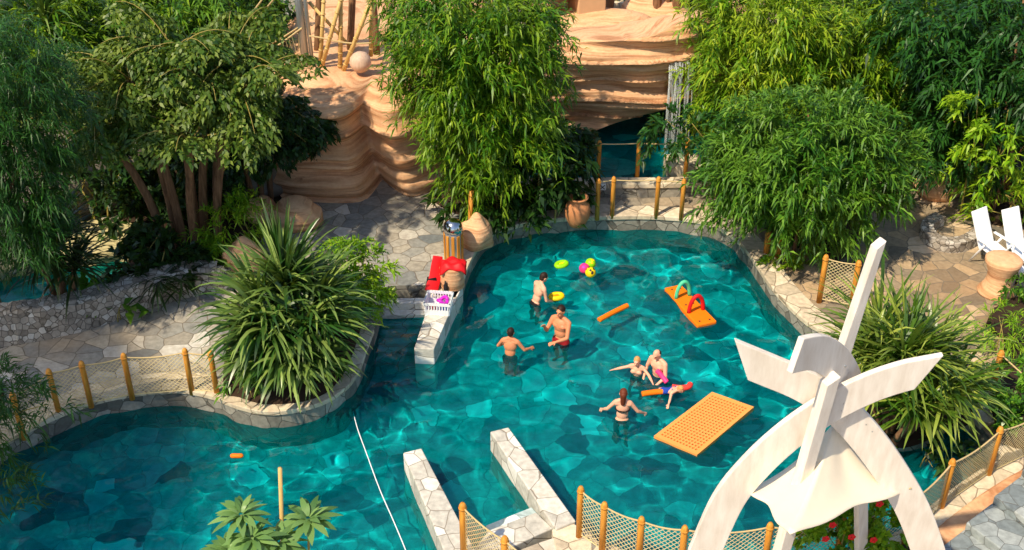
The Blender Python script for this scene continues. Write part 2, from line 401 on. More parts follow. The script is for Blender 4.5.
band('pool_coping', flat(smoothpath(rim, 4)), .5, .3, .42, M['coping'], inner=.03)
band('pool_coping', flat(smoothpath(near[:12], 3)), .4, .3, .40, M['coping'], inner=.03)
band('pool_coping', flat(smoothpath(near[14:], 3)), .4, .3, .40, M['coping'], inner=.03)
band('pool_coping', upper[::-1], .32, .62, .76, M['coping'], True, inner=.03)
band('pool_wall', upper[::-1], .28, .3, .70, M['poolwall'], True, inner=-.1)

# steps into the pool on the far side
a0, a1 = G(386, 296, .3), G(433, 295, .3); b0, b1 = G(362, 386, -.9), G(412, 386, -.9)
ns = 8
for k in range(ns):
    t0, t1 = k/ns, (k+1)/ns
    zt = .24-.165*k
    pl = [a0.lerp(b0, t0), a1.lerp(b1, t0)+Vector((.1, 0, 0)), a1.lerp(b1, t1)+Vector((.1, 0, 0)), a0.lerp(b0, t1)]
    mb = MB(); mb.prism([(p.x, p.y) for p in pl], -1.0, zt); tag(mb.build('pool_step', M['wallstone'], bevel=.015), kind='structure')
def wallbox(name, pts, z0, z1, mat, bev=.02):
    mb = MB(); mb.prism([(p.x, p.y) for p in pts], z0, z1); o = mb.build(name, mat, bevel=bev); tag(o, kind='structure'); return o
wallbox('stair_wall', px([(431, 293, .42), (463, 285, .42), (450, 312, .42), (434, 349, .42), (414, 348, .42), (424, 318, .42)]), -1.0, .42, M['wallstone'])
# two long stone walls and the landing of the near entry
LW = px([(403, 452.5, .42), (421.5, 448, .42), (459, 520, .42), (484, 566, .42), (452, 570, .42)])
RW = px([(490, 431.5, .42), (508.5, 427, .42), (576, 521, .42), (556, 529, .42), (534, 497, .42)])
wallbox('entry_landing', px([(571, 523, .35), (592, 533, .35), (592, 552, .35), (556, 552, .35), (552, 530, .35)]), -1.0, .37, M['coping'])
wallbox('entry_wall', LW, -1.0, .42, M['wallstone'])
wallbox('entry_wall', RW, -1.0, .42, M['wallstone'])
wallbox('entry_landing', px([(489, 530, .3), (536, 512, .3), (553, 528, .3), (500, 552, .3), (465, 560, .3)]), -1.0, .3, M['wallstone'])
for k in range(5):
    t = (k+1)*.16
    pl = px([(489-14*t*1.4, 530-34*t, .2), (536-20*t*1.4, 512-36*t, .2), (540, 515, .2), (489, 535, .2)])
    wallbox('entry_step', pl, -1.0, .18-.2*k, M['poolfloor'], .01)
# a few almost white slabs set in the pool floor
for (x, y, s, r) in [(337, 474, .42, .5), (109, 499, .36, .2), (606, 272, .3, .4), (687, 271, .42, .1), (660, 346, .3, .9), (527, 313, .25, .3), (690, 391, .45, .3), (588, 446, .36, .2), (672, 230, .25, 0), (540, 414, .2, .1), (770, 395, .4, .2), (300, 446, .15, .8)]:
    p = G(x, y, -.91); mb = MB(); mb.box(p, (s, s*.8, .02), r); tag(mb.build('pale_floor_slab', M['plastic']), kind='structure')

# rubble wall round the planted area on the left
wp = px([(-60, 366), (0, 349), (25, 344), (60, 337), (89, 330), (137, 314), (178, 301), (205, 295), (224, 293), (236, 284), (232, 275)], DZ)
wp = smoothpath(wp, 5); hts = np.interp(np.linspace(0, 1, len(wp)), [0, .2, .6, .8, 1], [.8, .75, .65, .5, .4])
vs = []
for i, p in enumerate(wp):
    t = (wp[min(i+1, len(wp)-1)]-wp[max(i-1, 0)]).normalized(); s = Vector((-t.y, t.x, 0)); h = DZ+hts[i]
    for (off, z) in [(0, .3), (.06, h-.05), (.12, h), (.5, h), (.56, h-.05), (.6, .3)]:
        q = p+s*off; j = .03*rnd.uniform(-1, 1); vs.append((q.x+j, q.y+j, z+j*.6))
n = len(wp); mb = MB()
mb.add(vs, [(6*i+k, 6*i+6+k, 6*i+6+(k+1) % 6, 6*i+(k+1) % 6) for i in range(n-1) for k in range(6)]+[tuple(range(6)), tuple(range(6*n-1, 6*n-7, -1))])
tag(mb.build('garden_wall', M['cladding'], smooth=False), kind='structure')
# rounded sand-coloured shore behind the little basin
def slab(name, pxs, z0, z1, mat, zin=DZ, k=4, bev=.05):
    pts = smoothpath(px(pxs, zin), k, True); mb = MB(); mb.prism([(p.x, p.y) for p in pts], z0, z1); o = mb.build(name, mat, bevel=bev); tag(o, kind='structure'); return o
slab('sand_shore', [(-30, 286), (20, 270), (70, 262), (118, 256), (150, 250), (140, 232), (118, 224), (80, 227), (30, 240), (-30, 262)], .3, .5, M['sand'])

# planting beds (dark soil), a little above the paving
def bed(pxs, h=.12):
    pts = smoothpath(px(pxs), 4, True); n = len(pts); c = sum(pts, Vector())/n; mb = MB(); vs = []
    for (f, z) in [(1, .3), (.97, DZ+h*.7), (.8, DZ+h), (.4, DZ+h*1.2)]:
        for p in pts:
            q = c+(p-c)*f; vs.append((q.x, q.y, z+.03*rnd.uniform(-1, 1)*(f < .95)))
    mb.add(vs, [(r*n+i, r*n+(i+1) % n, (r+1)*n+(i+1) % n, (r+1)*n+i) for r in range(3) for i in range(n)]+[tuple(range(3*n, 4*n))])
    o = mb.build('planting_bed', M['soil'], smooth=True); tag(o, kind='structure'); return o
def pxs(l): return [(p[0], p[1], p[2] if len(p) > 2 else DZ) for p in l]
def pxd(l): return l
_px = px
def px(lst, z=DZ): return _px(lst, z)
bed([(222, 393), (238, 401), (264, 408), (300, 406), (326, 397), (342, 381), (352, 362), (360, 338), (366, 315), (372, 298), (362, 282), (335, 268), (296, 262), (258, 272), (238, 300), (226, 345)])
bed([(130, 296), (178, 284), (225, 272), (262, 240), (285, 200), (250, 190), (180, 190), (120, 215), (128, 255)])
bed([(-60, 322), (20, 310), (100, 294), (60, 305), (20, 318), (-60, 345)])
bed([(-120, 240), (-40, 235), (40, 226), (110, 215), (180, 186), (250, 170), (280, 140), (270, 80), (200, 40), (60, 40), (-80, 70), (-160, 140)])
bed([(455, 214), (500, 222), (545, 214), (588, 206), (592, 192), (560, 186), (500, 184), (440, 186), (430, 198)])
bed([(690, 178), (720, 200), (742, 216), (768, 232), (800, 250), (826, 262), (850, 255), (860, 225), (850, 190), (830, 160), (800, 120), (760, 100), (775, 150), (760, 170)])
bed([(905, 190), (965, 175), (972, 205), (990, 225), (1060, 225), (1120, 160), (1080, 70), (980, 40), (860, 50), (820, 90), (850, 140), (880, 172)])
bed([(838, 362), (860, 372), (905, 378), (945, 388), (972, 412), (966, 424), (940, 428), (925, 440), (897, 446), (880, 432), (862, 405), (850, 380)], .2)
bed([(985, 385), (1005, 345), (985, 325), (1010, 300), (1060, 310), (1080, 400), (1030, 450), (1000, 440)], .15)
bed([(800, 575), (850, 566), (900, 548), (912, 560), (900, 600), (840, 620), (790, 610)], .15)
bed([(200, 625), (280, 618), (360, 622), (360, 660), (280, 670), (190, 660)], .15)
bed([(-60, 380), (-10, 370), (5, 400), (-10, 440), (-40, 470), (-90, 520)], .15)
# ---------------------------------------------------------------- rope-and-net fences
def fence(name, label, posts, h=1.05, r=.055, net=True, sag=.10, group=None, skip=(), npitch=.09, rope=True):
    "posts: foot points in world space; skip: spans (index) without rope and net"
    t = thing(name, label, 'fence', posts[0], 0, group); o0 = Vector(posts[0])
    for p in posts:
        q = Vector(p)-o0; mb = MB()
        mb.tube([q-Vector((0, 0, .05)), q+Vector((0, 0, h-.03)), q+Vector((0, 0, h+.02))], [r, r, r*.55], 10)
        mb.tube([q+Vector((0, 0, h-.1)), q+Vector((0, 0, h-.07))], r*1.15, 10)
        mb.build('post', M['post'], t, True)
    for i in range(len(posts)-1):
        if i in skip or not rope: continue
        a, b = Vector(posts[i])-o0, Vector(posts[i+1])-o0; ln = (b-a).length
        top = lambda u: a.lerp(b, u)+Vector((0, 0, h-.07-sag*ln/2*4*u*(1-u)))
        bot = lambda u: a.lerp(b, u)+Vector((0, 0, .06))
        MB().tube([top(k/10) for k in range(11)], .016, 6).build('rope', M['rope'], t, True)
        if net:
            mb = MB(); n = max(4, int(ln/npitch)); hh = h-.1; m = int(hh/npitch)
            def pt(iu, iv): 
                u = min(max(iu/n, 0), 1); return bot(u).lerp(top(u), min(max(iv/m, 0), 1))
            for s in (1, -1):
                for k in range(-m, n+1):
                    pts = []
                    for j in range(0, m+1):
                        iu = (k+j) if s > 0 else (k+m-j)
                        if 0 <= iu <= n: pts.append(pt(iu, j))
                    if len(pts) > 1: mb.tube(pts[::2]+([pts[-1]] if len(pts) % 2 == 0 else []) if len(pts) > 2 else pts, .006, 3, False)
            mb.tube([bot(k/4) for k in range(5)], .012, 4)
            mb.build('net', M['net'], t)
    return t
fence('rope_fence', 'rope and net fence of honey wood posts along the pool curve beside the rubble wall', [G(*p, DZ) for p in [(-26, 462), (24, 437), (59, 413), (91, 405), (132, 397), (192, 392), (217, 394)]], 1.02)
fence('rope_fence', 'rope fence on the rim of the far pool under the rock bridge', [G(*p, .74) for p in [(540, 178), (598, 177.5), (637, 177), (685, 177)]], 1.0, net=False, sag=.03)
fence('rope_fence', 'rope fence of four posts on the main pool edge facing the far pool', [G(*p, .40) for p in [(597, 218), (612, 216), (656, 216), (681, 218)]], 1.05, net=False, sag=.04)
fence('rope_fence', 'short net fence between two honey posts near the top of the white star mast', [G(*p, .38) for p in [(819, 301), (851, 307)]], 1.15, .06, npitch=.085)
fence('rope_fence', 'pair of honey wood posts at the foot of the big bamboo bush by the pool', [G(*p, .38) for p in [(766, 254), (777, 257)]], .6, .07, net=False, rope=False)
fence('rope_fence', 'lone honey wood post with rope beside the arching strap plant on the bank', [G(*p, .4) for p in [(989, 400), (1045, 452)]], 1.15, .06, net=False, sag=.02)
fence('rope_fence', 'net fence whose first two posts stand by the left entry wall', [G(*p, .32) for p in [(464, 556), (505, 590), (560, 628)]], 1.15, .06, sag=.12)
fence('rope_fence', 'long net fence curving from the right entry wall round the near bank behind the star', [G(*p, .38) for p in [(579, 536), (602, 552), (638, 567), (680, 576), (763, 573), (835, 568), (903, 545), (941, 508), (988, 475), (1040, 450)]], 1.08, .055, sag=.14)

# ---------------------------------------------------------------- sandstone
def cliff(name, label, cat, path, zbot, ztop, depth, seed, ridge=.5, grow=None, mat='rock', parent=None, nv=70, pinch=1, slope=0.0):
    "layered rock body: front along PATH (world xy), height fields zbot/ztop along it, DEPTH back from the front"
    k = len(path); nu = 150
    u = np.linspace(0, 1, nu); X = np.interp(u, np.linspace(0, 1, k), [p[0] for p in path]); Y = np.interp(u, np.linspace(0, 1, k), [p[1] for p in path])
    ker = np.ones(9)/9; pad = lambda a: np.convolve(np.pad(a, 4, 'edge'), ker, 'valid'); X, Y = pad(X), pad(Y)
    zb = np.interp(u, np.linspace(0, 1, len(zbot)), zbot); zt = np.interp(u, np.linspace(0, 1, len(ztop)), ztop); zb, zt = pad(zb), pad(zt)
    dx, dy = np.gradient(X), np.gradient(Y); l = np.hypot(dx, dy); nx, ny = dy/l, -dx/l     # outward (towards -y for a path running +x)
    s = np.cumsum(l); V = []
    rows = []
    nf = nv
    for j in range(nf+1):
        v = j/nf; z = zb+(zt-zb)*v
        o = .30*noise2(s*.12, z*2.6+.5*noise1(s*.4, seed), seed)+.13*noise2(s*.3, z*7, seed+1)+.10*noise2(s*1.1, z*1.2, seed+2)
        o += ridge*(np.abs(noise1(s*.75+.5*noise1(z*.8, seed+4), seed+3))-.3)*(1-.3*v)+.35*noise1(s*.22, seed+6)
        sw = (z*1.7+.8*noise2(s*.1, z*.3, seed+11)) % 1.0; o += .16*sw**2
        o += -.9*max(0, v-.9)**1*8*.5*pinch+(grow*v if grow else 0)
        o -= .5*max(0, .06-v)*6
        rows.append(np.stack([X+nx*o, Y+ny*o, z+0*X], 1))
    top = rows[-1]
    for q in (.15, .35, .6, .85, 1.0):
        zz = zt+.25*noise2(X*.6, Y*.6+q*3, seed+8)-(.5*max(0, q-.7))-slope*q
        rows.append(np.stack([top[:, 0]+.0*q, top[:, 1]+depth*q, zz], 1))
    b = rows[-1].copy(); b[:, 2] = zb; rows.append(b); rows.append(rows[0].copy())
    A = np.array(rows); V = A.transpose(1, 0, 2).reshape(-1, 3); nvv = len(rows)
    i, j = np.meshgrid(np.arange(nu-1), np.arange(nvv-1), indexing='ij'); i = i.ravel(); j = j.ravel()
    Fq = np.stack([i*nvv+j, (i+1)*nvv+j, (i+1)*nvv+j+1, i*nvv+j+1], 1)
    # end caps
    caps = []
    for e, base in ((0, 0), (1, (nu-1)*nvv)):
        for j in range((nvv-1)//2): caps.append([base+j, base+j+1, base+nvv-2-j, base+nvv-1-j] if e == 0 else [base+j+1, base+j, base+nvv-1-j, base+nvv-2-j])
    Fq = np.concatenate([Fq, np.array(caps)])
    o = np_mesh(name, V, Fq, M[mat], parent, True)
    if label: tag(o, label, cat)
    return o
def pw(l): return [G(*p) for p in l]
# left formation: from the palms to behind the middle bamboo
p = pw([(272, 150, .35), (276, 170, .35), (288, 184, .35), (304, 185, .35), (340, 186, .35), (392, 182, .35), (430, 179, .35), (462, 170, .35), (490, 150, .35)])
cliff('sandstone_cliff', 'tall layered orange sandstone cliff behind the flagstone terrace', 'rock', p, [.3, .3], [2.5, 2.6, 3.0, 3.05, 2.95, 2.8, 2.7], 9, 21, 1.5)
# bridge of rock over the far pool
p = [P(500, 100, 29.6), P(545, 100, 29.5), P(590, 100, 29.3), P(640, 100, 29.0), P(668, 100, 28.9), P(700, 100, 29.4), P(735, 100, 30.6)]
cliff('rock_bridge', 'long layered sandstone slab bridging the far pool with an overhanging rim', 'rock', p, [.7, .75, .95, 1.3, 1.6, 1.75, 1.75], [3.2, 3.35, 3.6, 3.75, 4.0, 4.1, 4.0], 2.8, 33, .35, grow=.25, pinch=.25, slope=.75)
def boulder(name, label, c, r, seed, mat='rock', M3=None, parent=None, cat='boulder'):
    mb = MB(); mb.ell((0, 0, 0), (1, 1, 1), 28, 18); v = np.array(mb.v)
    d = 1+.22*noise2(v[:, 0]*1.6+v[:, 2], v[:, 1]*1.6, seed)+.10*noise2(v[:, 0]*.6+4, v[:, 2]*7, seed+1)*(1-np.abs(v[:, 2])**3)
    v = v*d[:, None]*np.array(r); v[:, 2] = np.maximum(v[:, 2], -r[2]*.6)
    mb.v = [tuple((Vector(q) if M3 is None else M3 @ Vector(q))+Vector((0, 0, r[2]*.6 if M3 is None else 0))) for q in v]
    o = mb.build(name, M[mat], parent, True); o.location = c
    if label: tag(o, label, cat)
    return o
b = P(600, 22, 32.5); boulder('boulder', 'flat-topped pale sandstone boulder resting on the rock bridge', (b.x, b.y, b.z-.55), (1.55, 1.3, .55), 4)
b = P(655, 16, 34); boulder('boulder', 'small rounded boulder behind the rock bridge near the trunks', (b.x, b.y, b.z-.9), (1.4, 1.0, .9), 5)
b = P(690, 28, 33); boulder('boulder', 'sandstone boulder at the bamboo end of the rock bridge', (b.x, b.y, b.z-.8), (1.2, 1.0, .8), 6)
b = G(296, 226); boulder('boulder', 'beige boulder at the edge of the terrace behind the spiky island plant', b, (.62, .45, .42), 7)
b = G(262, 222); boulder('boulder', 'rough tan boulder beside the bright fern and palm trunks', b, (.42, .4, .4), 8)
b = G(246, 276); boulder('boulder', 'upright beige rock partly hidden by the spiky island plant', b, (.45, .4, .55), 9)
b = G(68, 205); boulder('boulder', 'large dull grey boulder among the dark shrubs at the far left', b, (1.5, 1.0, 1.3), 10, 'rockgrey')
b = G(112, 196); boulder('boulder', 'grey boulder just right of the largest grey boulder', b, (1.0, .9, 1.0), 12, 'rockgrey')
b = G(232, 196); boulder('boulder', 'pale grey rock behind the palm trunks near the terrace', b, (1.3, .8, .9), 13, 'rockgrey')
b = G(935, 196); boulder('boulder', 'small orange rock lying where the sunlit path leaves the bamboo', b, (.6, .4, .4), 14)
# rock stump beside the pool, with planter rock behind the bin
b = G(452.5, 286.5, .42); mb = MB(); mb.lathe([(.30, 0), (.33, .05), (.31, .14), (.34, .2), (.31, .3), (.33, .38), (.30, .48), (.32, .58), (.27, .66), (.2, .7), (.02, .71)], n=24)
v = np.array(mb.v); v[:, :2] *= (1+.08*noise2(v[:, 0]*3, v[:, 1]*3+v[:, 2]*2, 61))[:, None]; v[:, :2] *= .8; v[:, 2] *= .85; mb.v = [tuple(q) for q in v]
ob = mb.build('rock_stump', M['rock'], None, True); ob.location = b; tag(ob, 'tan layered rock stump at the pool edge holding a red towel', 'rock')
b = G(477, 246, .42); boulder('boulder', 'brown layered rock on the pool coping beside the steel bin', b, (.36, .34, .5), 26)
mb = MB(); q = G(470, 238, .42); mb.tube([q, q+Vector((.05, 0, 1.25))], .055, 10); tag(mb.build('fence_post', M['post'], None, True), 'short honey post standing against the brown rock near the bin', 'post')

# waterfall strands over the end of the bridge
mb = MB(); c0 = P(680, 92, 28.6)
for k in range(34):
    x = c0.x+rnd.uniform(-.32, .32); y = c0.y+rnd.uniform(-.15, .2); r0 = rnd.uniform(.006, .02)
    mb.tube([(x, y+.3, 3.15), (x+rnd.uniform(-.03, .03), y, 2.9), (x+rnd.uniform(-.05, .05), y-.03, 1.9), (x+rnd.uniform(-.07, .07), y-.05, .6)], [r0*1.6, r0*1.3, r0, r0*1.3], 5)
t_ = NT('falling_water'); M['fall'] = t_.done(t_.n('ShaderNodeMixShader', {0: .68, 1: t_.bsdf(S(214, 220, 220), .25), 2: t_.n('ShaderNodeBsdfTransparent')}))
tag(mb.build('waterfall', M['fall'], None, True), 'thin waterfall dropping from the end of the rock bridge into the far pool', 'waterfall', None, 'stuff')

# ---------------------------------------------------------------- white star pavilion in front
def ribbon_beam(path, w, th, nrm):
    "flat curved plank: PATH centre line in world, W its width in the plane, TH its thickness along NRM"
    mb = MB(); n = len(path); nrm = Vector(nrm).normalized(); vs = []
    for i, p in enumerate(path):
        t = (path[min(i+1, n-1)]-path[max(i-1, 0)]).normalized(); s = nrm.cross(t).normalized()
        ww = w[i] if isinstance(w, list) else w
        for a, b in ((-1, -1), (1, -1), (1, 1), (-1, 1)): vs.append(p+s*ww/2*a+nrm*th/2*b)
    fs = [(4*i+k, 4*i+(k+1) % 4, 4*i+4+(k+1) % 4, 4*i+4+k) for i in range(n-1) for k in range(4)]+[(3, 2, 1, 0), (4*n-4, 4*n-3, 4*n-2, 4*n-1)]
    mb.add(vs, fs); return mb
Y0 = 12.7
hub = P(829, 398, Y0); gz = .42
star = thing('star_pavilion', 'big white wooden star-shaped shade frame with curved legs and hanging cream canopy', 'pavilion', (hub.x, Y0, gz))
so_ = Vector((hub.x, Y0, gz))
def arch(pxs_, Y, foot, wpx, th, name):
    "curved plank lying in the vertical plane y = Y through pixel points"
    pts = [P(a, b, Y) for a, b in pxs_]
    pts = smoothpath(pts, 6); pts = [pts[0]]+pts[5:]; f = pts[-1].copy()
    # carry on straight down to the ground from the last point seen
    d = (pts[-1]-pts[-3]).normalized(); k = (pts[-1].z-gz)/abs(d.z) if d.z < 0 else 1
    end = pts[-1]+d*k; end.x = pts[-1].x+(end.x-pts[-1].x)*.55
    pts += [pts[-1].lerp(end, .33), pts[-1].lerp(end, .66), end]
    n = len(pts); return pts
def put(mb, name, mat, ): 
    mb.v = [tuple(Vector(v)-so_) for v in mb.v]; return mb.build(name, mat, star, bevel=.012)
def arch_part(pxs_, Y, w, th, name, cut):
    pts = arch(pxs_, Y, None, None, th, name)
    mb = ribbon_beam(pts, w, th, (0, 1, 0))
    # slanted ends of the petals: shift the two corners of one edge along the plank
    t = (pts[0]-pts[1]).normalized()
    for k in range(4):
        v = Vector(mb.v[k]); mb.v[k] = tuple(v+t*cut*(1 if v.z > pts[0].z else -1))
    return put(mb, name, M['white'])
# left petal running on into the right-hand leg
arch_part([(741, 359), (768, 370), (805, 386), (838, 408), (868, 440), (893, 475), (913, 510), (928, 550)], Y0+.06, .47, .09, 'arched_leg', .24)
# right petal running on into the left-hand leg
arch_part([(928, 371), (903, 376), (868, 388), (828, 408), (790, 434), (755, 466), (728, 500), (705, 550)], Y0-.09, .47, .09, 'arched_leg', .20)
# third arch: petal towards the viewer, leg away to the back (plane turned about the vertical)
ax = Vector((-.75, -.66, 0)); nr = Vector((-ax.y, ax.x, 0))
def on_plane(x, y, o):
    d = Vector(ray(x, y)); c = Vector((0, 0, CH)); k = (Vector(o)-c).dot(nr)/d.dot(nr); return c+d*k
pts = [on_plane(x, y, (hub.x, Y0-.06, 0)) for x, y in [(795, 355), (816, 352), (834, 362), (846, 380), (853, 402), (858, 425), (861, 455), (861, 500), (861, 550)]]
pts = smoothpath(pts, 5); e = pts[-1].copy(); e.z = gz; pts += [e]; n = len(pts)
mb = ribbon_beam(pts, [.48 if k < 18 else max(.24, .48-.04*(k-18)) for k in range(n)], .09, nr); put(mb, 'arched_leg', M['white'])
# leaning mast above the hub, strut below it
def pole(name, A, B, w, th):
    mb = ribbon_beam([A, B], w, th, (-.42, .9, 0)); mv = (A-B).normalized()
    for k in range(4):
        if (Vector(mb.v[k])-A).x > 0: mb.v[k] = tuple(Vector(mb.v[k])+mv*.10)
    put(mb, name, M['white'])
pole('mast', P(877.5, 246, Y0+.32), P(826, 404, Y0+.32), [.12, .21], .13)
m0, m1 = P(782, 549, Y0-.32), P(829.5, 381, Y0-.3); d = (m0-m1).normalized(); pole('strut', m1, m0+d*((m0.z-gz)/-d.z), [.19, .2], .16)
# hub block and bolts
mb = MB(); mb.box(hub+Vector((.05, .02, -.12)), (.42, .16, .5), 0); put(mb, 'hub_block', M['white'])
for (x, y, dy) in [(845, 366, .0), (839, 375, -.05), (843, 403, -.12), (841, 410, -.12), (866, 424, .03), (872, 431, .03)]:
    q = P(x, y, Y0+dy); mb = MB(); mb.tube([q+Vector((0, .05, 0)), q-Vector((0, .015, 0))], .02, 8); put(mb, 'bolt', M['steel'])
# canopy: four-cornered tent with its peak pulled up to the hub
apx = P(835, 424, Y0+.25)
cor = [P(747, 489, Y0+.1), P(789, 537, Y0-1.6), P(903, 492, Y0+.1), P(863, 447, Y0+1.5)]
n = 14; V = []
ring = []
for k in range(4):
    a, b = cor[k], cor[(k+1) % 4]; mid = (a+b)/2; pull = (apx-mid); pull.z *= .16
    for j in range(16):
        t = j/16; ring.append(a.lerp(b, t)+pull*.03*4*t*(1-t))
nr_ = len(ring)
for i in range(nr_):
    for j in range(n+1):
        t = j/n; p_ = apx.lerp(ring[i], .03+.97*t); p_ = p_-Vector((0, 0, 1))*(t*(1-t))*.75
        ph = i/nr_*2*PI; fold = .085*math.sin(ph*7)*t*(1-.5*t); c_ = Vector((apx.x, apx.y, p_.z)); r_ = p_-c_
        p_ = p_+(r_.normalized()*fold if r_.length > .02 else Vector())
        V.append(p_-so_)
o = grid_mesh('canopy', np.array([tuple(v) for v in V]), nr_, n+1, M['fabric'], star, True, wrap=True)
so2 = o.modifiers.new('s', 'SOLIDIFY'); so2.thickness = .012
for c_, y_ in ((cor[0], (740, 486)), (cor[2], (911, 488))):
    q = P(*y_, Y0); mb = MB(); mb.tube([c_, q], .012, 6); put(mb, 'tie_rope', M['rope'])

# rock ledge and stone stairs at the near bank
slab('rock_ledge', [(880, 566), (905, 556), (946, 519), (990, 487), (1030, 466), (1060, 470), (1050, 495), (1000, 508), (955, 540), (925, 575), (890, 590)], .3, .46, M['rock'], .46)
for k in range(6):
    x, y = 1040-26*k, 478+20*k
    wallbox('stone_step', px([(x, y), (x+60, y+46), (x+34, y+66), (x-26, y+20)], .45), .2, 1.1-.15*k, M['stairgrey'])
# ---------------------------------------------------------------- people: one continuous body each, hair and clothes as children
def remesh(mb, name, mat, parent, vox, sm=3):
    me = bpy.data.meshes.new('tmp'); me.from_pydata(mb.v, [], mb.f); o = bpy.data.objects.new('tmp', me); C.objects.link(o)
    r = o.modifiers.new('r', 'REMESH'); r.mode = 'VOXEL'; r.voxel_size = vox
    s = o.modifiers.new('s', 'SMOOTH'); s.iterations = sm; s.factor = .4
    dg = bpy.context.evaluated_depsgraph_get(); m2 = bpy.data.meshes.new_from_object(o.evaluated_get(dg)); m2.name = name
    bpy.data.objects.remove(o); bpy.data.meshes.remove(me)
    m2.polygons.foreach_set('use_smooth', [True]*len(m2.polygons)); m2.materials.clear()
    return link(name, m2, parent, mat)
def hand(mb, wr, d, palmn, thumb):
    "palm, four bent fingers of unequal length and a thumb from the side of the palm; d: hand direction, palmn: palm normal"
    wr, d, pn = Vector(wr), Vector(d).normalized(), Vector(palmn)
    s = d.cross(pn).normalized()*thumb; pn = s.cross(d).normalized()*thumb
    c = wr+d*.05
    for k in (-1, 0, 1): mb.cap(wr+d*.01+s*.014*k, wr+d*.09+s*.026*k, .017, .015, 8)
    for k, l in zip((-1.5, -.5, .5, 1.5), (.058, .074, .080, .070)):
        a = wr+d*.092+s*.021*k; b = a+(d+s*.10*k).normalized()*l*.55; e = b+(d+pn*.55+s*.08*k).normalized()*l*.5
        mb.cap(a, b, .0098, .0092, 7); mb.cap(b, e, .0092, .008, 7)
    a = wr+d*.028+s*.030; b = a+(d*.7+s*.85).normalized()*.036; e = b+(d+s*.35+pn*.3).normalized()*.03
    mb.cap(a, b, .0125, .0105, 7); mb.cap(b, e, .0105, .009, 7)
def person(label, loc, head, k=1.0, skin='skin', hair='hairdark', hairstyle='short', arms=None, legs=None, cloth=(), lean=0.0, look=(0, 0), female=False, prone=None, build_=1.0):
    """loc: where the pelvis column meets the pool floor; head: heading (0 = facing the camera, -y); k: height / 1.75
    arms: ((elbow, wrist) left, (elbow, wrist) right) in body space; lean: forward bend of the trunk at the hips (rad)"""
    t = thing('person', label, 'person', loc, head)
    A = arms or (((.27, -.02, 1.16), (.30, -.14, .95)), ((-.27, -.02, 1.16), (-.30, -.14, .95)))
    Lg = legs or (((.10, -.02, .50), (.11, .03, .08)), ((-.10, -.02, .50), (-.11, .03, .08)))
    hipc = Vector((0, 0, .95)); RL = Matrix.Rotation(lean, 3, 'X')
    U = lambda p: RL @ (Vector(p)-hipc)+hipc           # upper body follows the lean
    w = build_; sh = .165 if female else .185
    mb = MB()
    mb.ell(U((0, .0, .95)), (.165*w, .115*w, .12), 16, 10, RL); mb.ell(U((0, -.005, 1.11)), (.138*w, .10*w, .16), 16, 10, RL)
    mb.ell(U((0, .0, 1.29)), ((.155 if female else .172)*w, .112*w, .17), 16, 10, RL)
    mb.cap(U((-sh+.03, .01, 1.40)), U((sh-.03, .01, 1.40)), .062, .062, 12)
    for s in (1, -1):
        mb.cap(U((.03*s, .015, 1.49)), U(((sh-.02)*s, .01, 1.42)), .045, .055, 10)
        if female: mb.ell(U((.07*s, -.095, 1.27)), (.062, .055, .06), 10, 8)
        else: mb.ell(U((.075*s, -.075, 1.31)), (.075, .045, .055), 10, 8)
    mb.cap(U((0, .015, 1.43)), U((0, 0, 1.57)), .055, .05, 12)
    HR = RL @ Matrix.Rotation(look[0], 3, 'Z') @ Matrix.Rotation(look[1], 3, 'X'); hc = U((0, -.01, 1.56))
    Hd = lambda p: HR @ Vector(p)+hc
    mb.ell(Hd((0, .005, .085)), (.076, .094, .105), 16, 12, HR); mb.ell(Hd((0, -.035, .025)), (.056, .058, .062), 12, 8, HR)
    mb.cap(Hd((0, -.088, .085)), Hd((0, -.112, .055)), .011, .015, 8)
    for s in (1, -1): mb.ell(Hd((.077*s, .012, .07)), (.013, .024, .034), 8, 6, HR)
    mb.cap(Hd((-.02, -.09, .018)), Hd((.02, -.09, .018)), .009, .009, 6)
    mb.cap(Hd((-.035, -.088, .108)), Hd((.035, -.088, .108)), .012, .012, 6)
    for i, s in enumerate((1, -1)):
        S_ = U((sh*s, .005, 1.40)); E, W_ = U(A[i][0]), U(A[i][1])
        mb.cap(S_, S_.lerp(E, .5), .056*w, .047*w); mb.cap(S_.lerp(E, .5), E, .047*w, .039); mb.cap(E, E.lerp(W_, .35), .039, .040); mb.cap(E.lerp(W_, .35), W_, .040, .026)
        dn = (W_-E).normalized(); hand(mb, W_, dn, RL @ Vector((-s*.5, -.4, -.6)), s)
        Hp = Vector((.088*s, 0, .92)); K, An = Vector(Lg[i][0]), Vector(Lg[i][1])
        mb.cap(Hp, Hp.lerp(K, .5), .092*w, .074*w); mb.cap(Hp.lerp(K, .5), K, .074*w, .052); mb.cap(K, K.lerp(An, .35)+Vector((0, .012, 0)), .052, .054); mb.cap(K.lerp(An, .35)+Vector((0, .012, 0)), An, .054, .036)
        ft = An+Vector((0, -.15, -.045)) if not prone else An+(An-K).normalized()*.16; mb.cap(An+Vector((0, .02, -.04 if not prone else 0)), ft, .036, .026)
    sc_ = lambda m: (setattr(m, 'v', [tuple(PR @ (Vector(v)*k)) for v in m.v]), m)[1]
    PR = prone or Matrix.Identity(4)
    body = remesh(sc_(mb), 'body', M[skin], t, .0105*max(k, .75))
    for s in (1, -1):
        m = MB(); m.ell(Hd((.028*s, -.083, .085)), (.013, .009, .008), 8, 6, HR); sc_(m).build('eye', M['eye'], t, True)
    m = MB(); m.cap(Hd((-.018, -.096, .018)), Hd((.018, -.096, .018)), .007, .007, 6); sc_(m).build('mouth', M['lip'], t, True)
    m = MB()
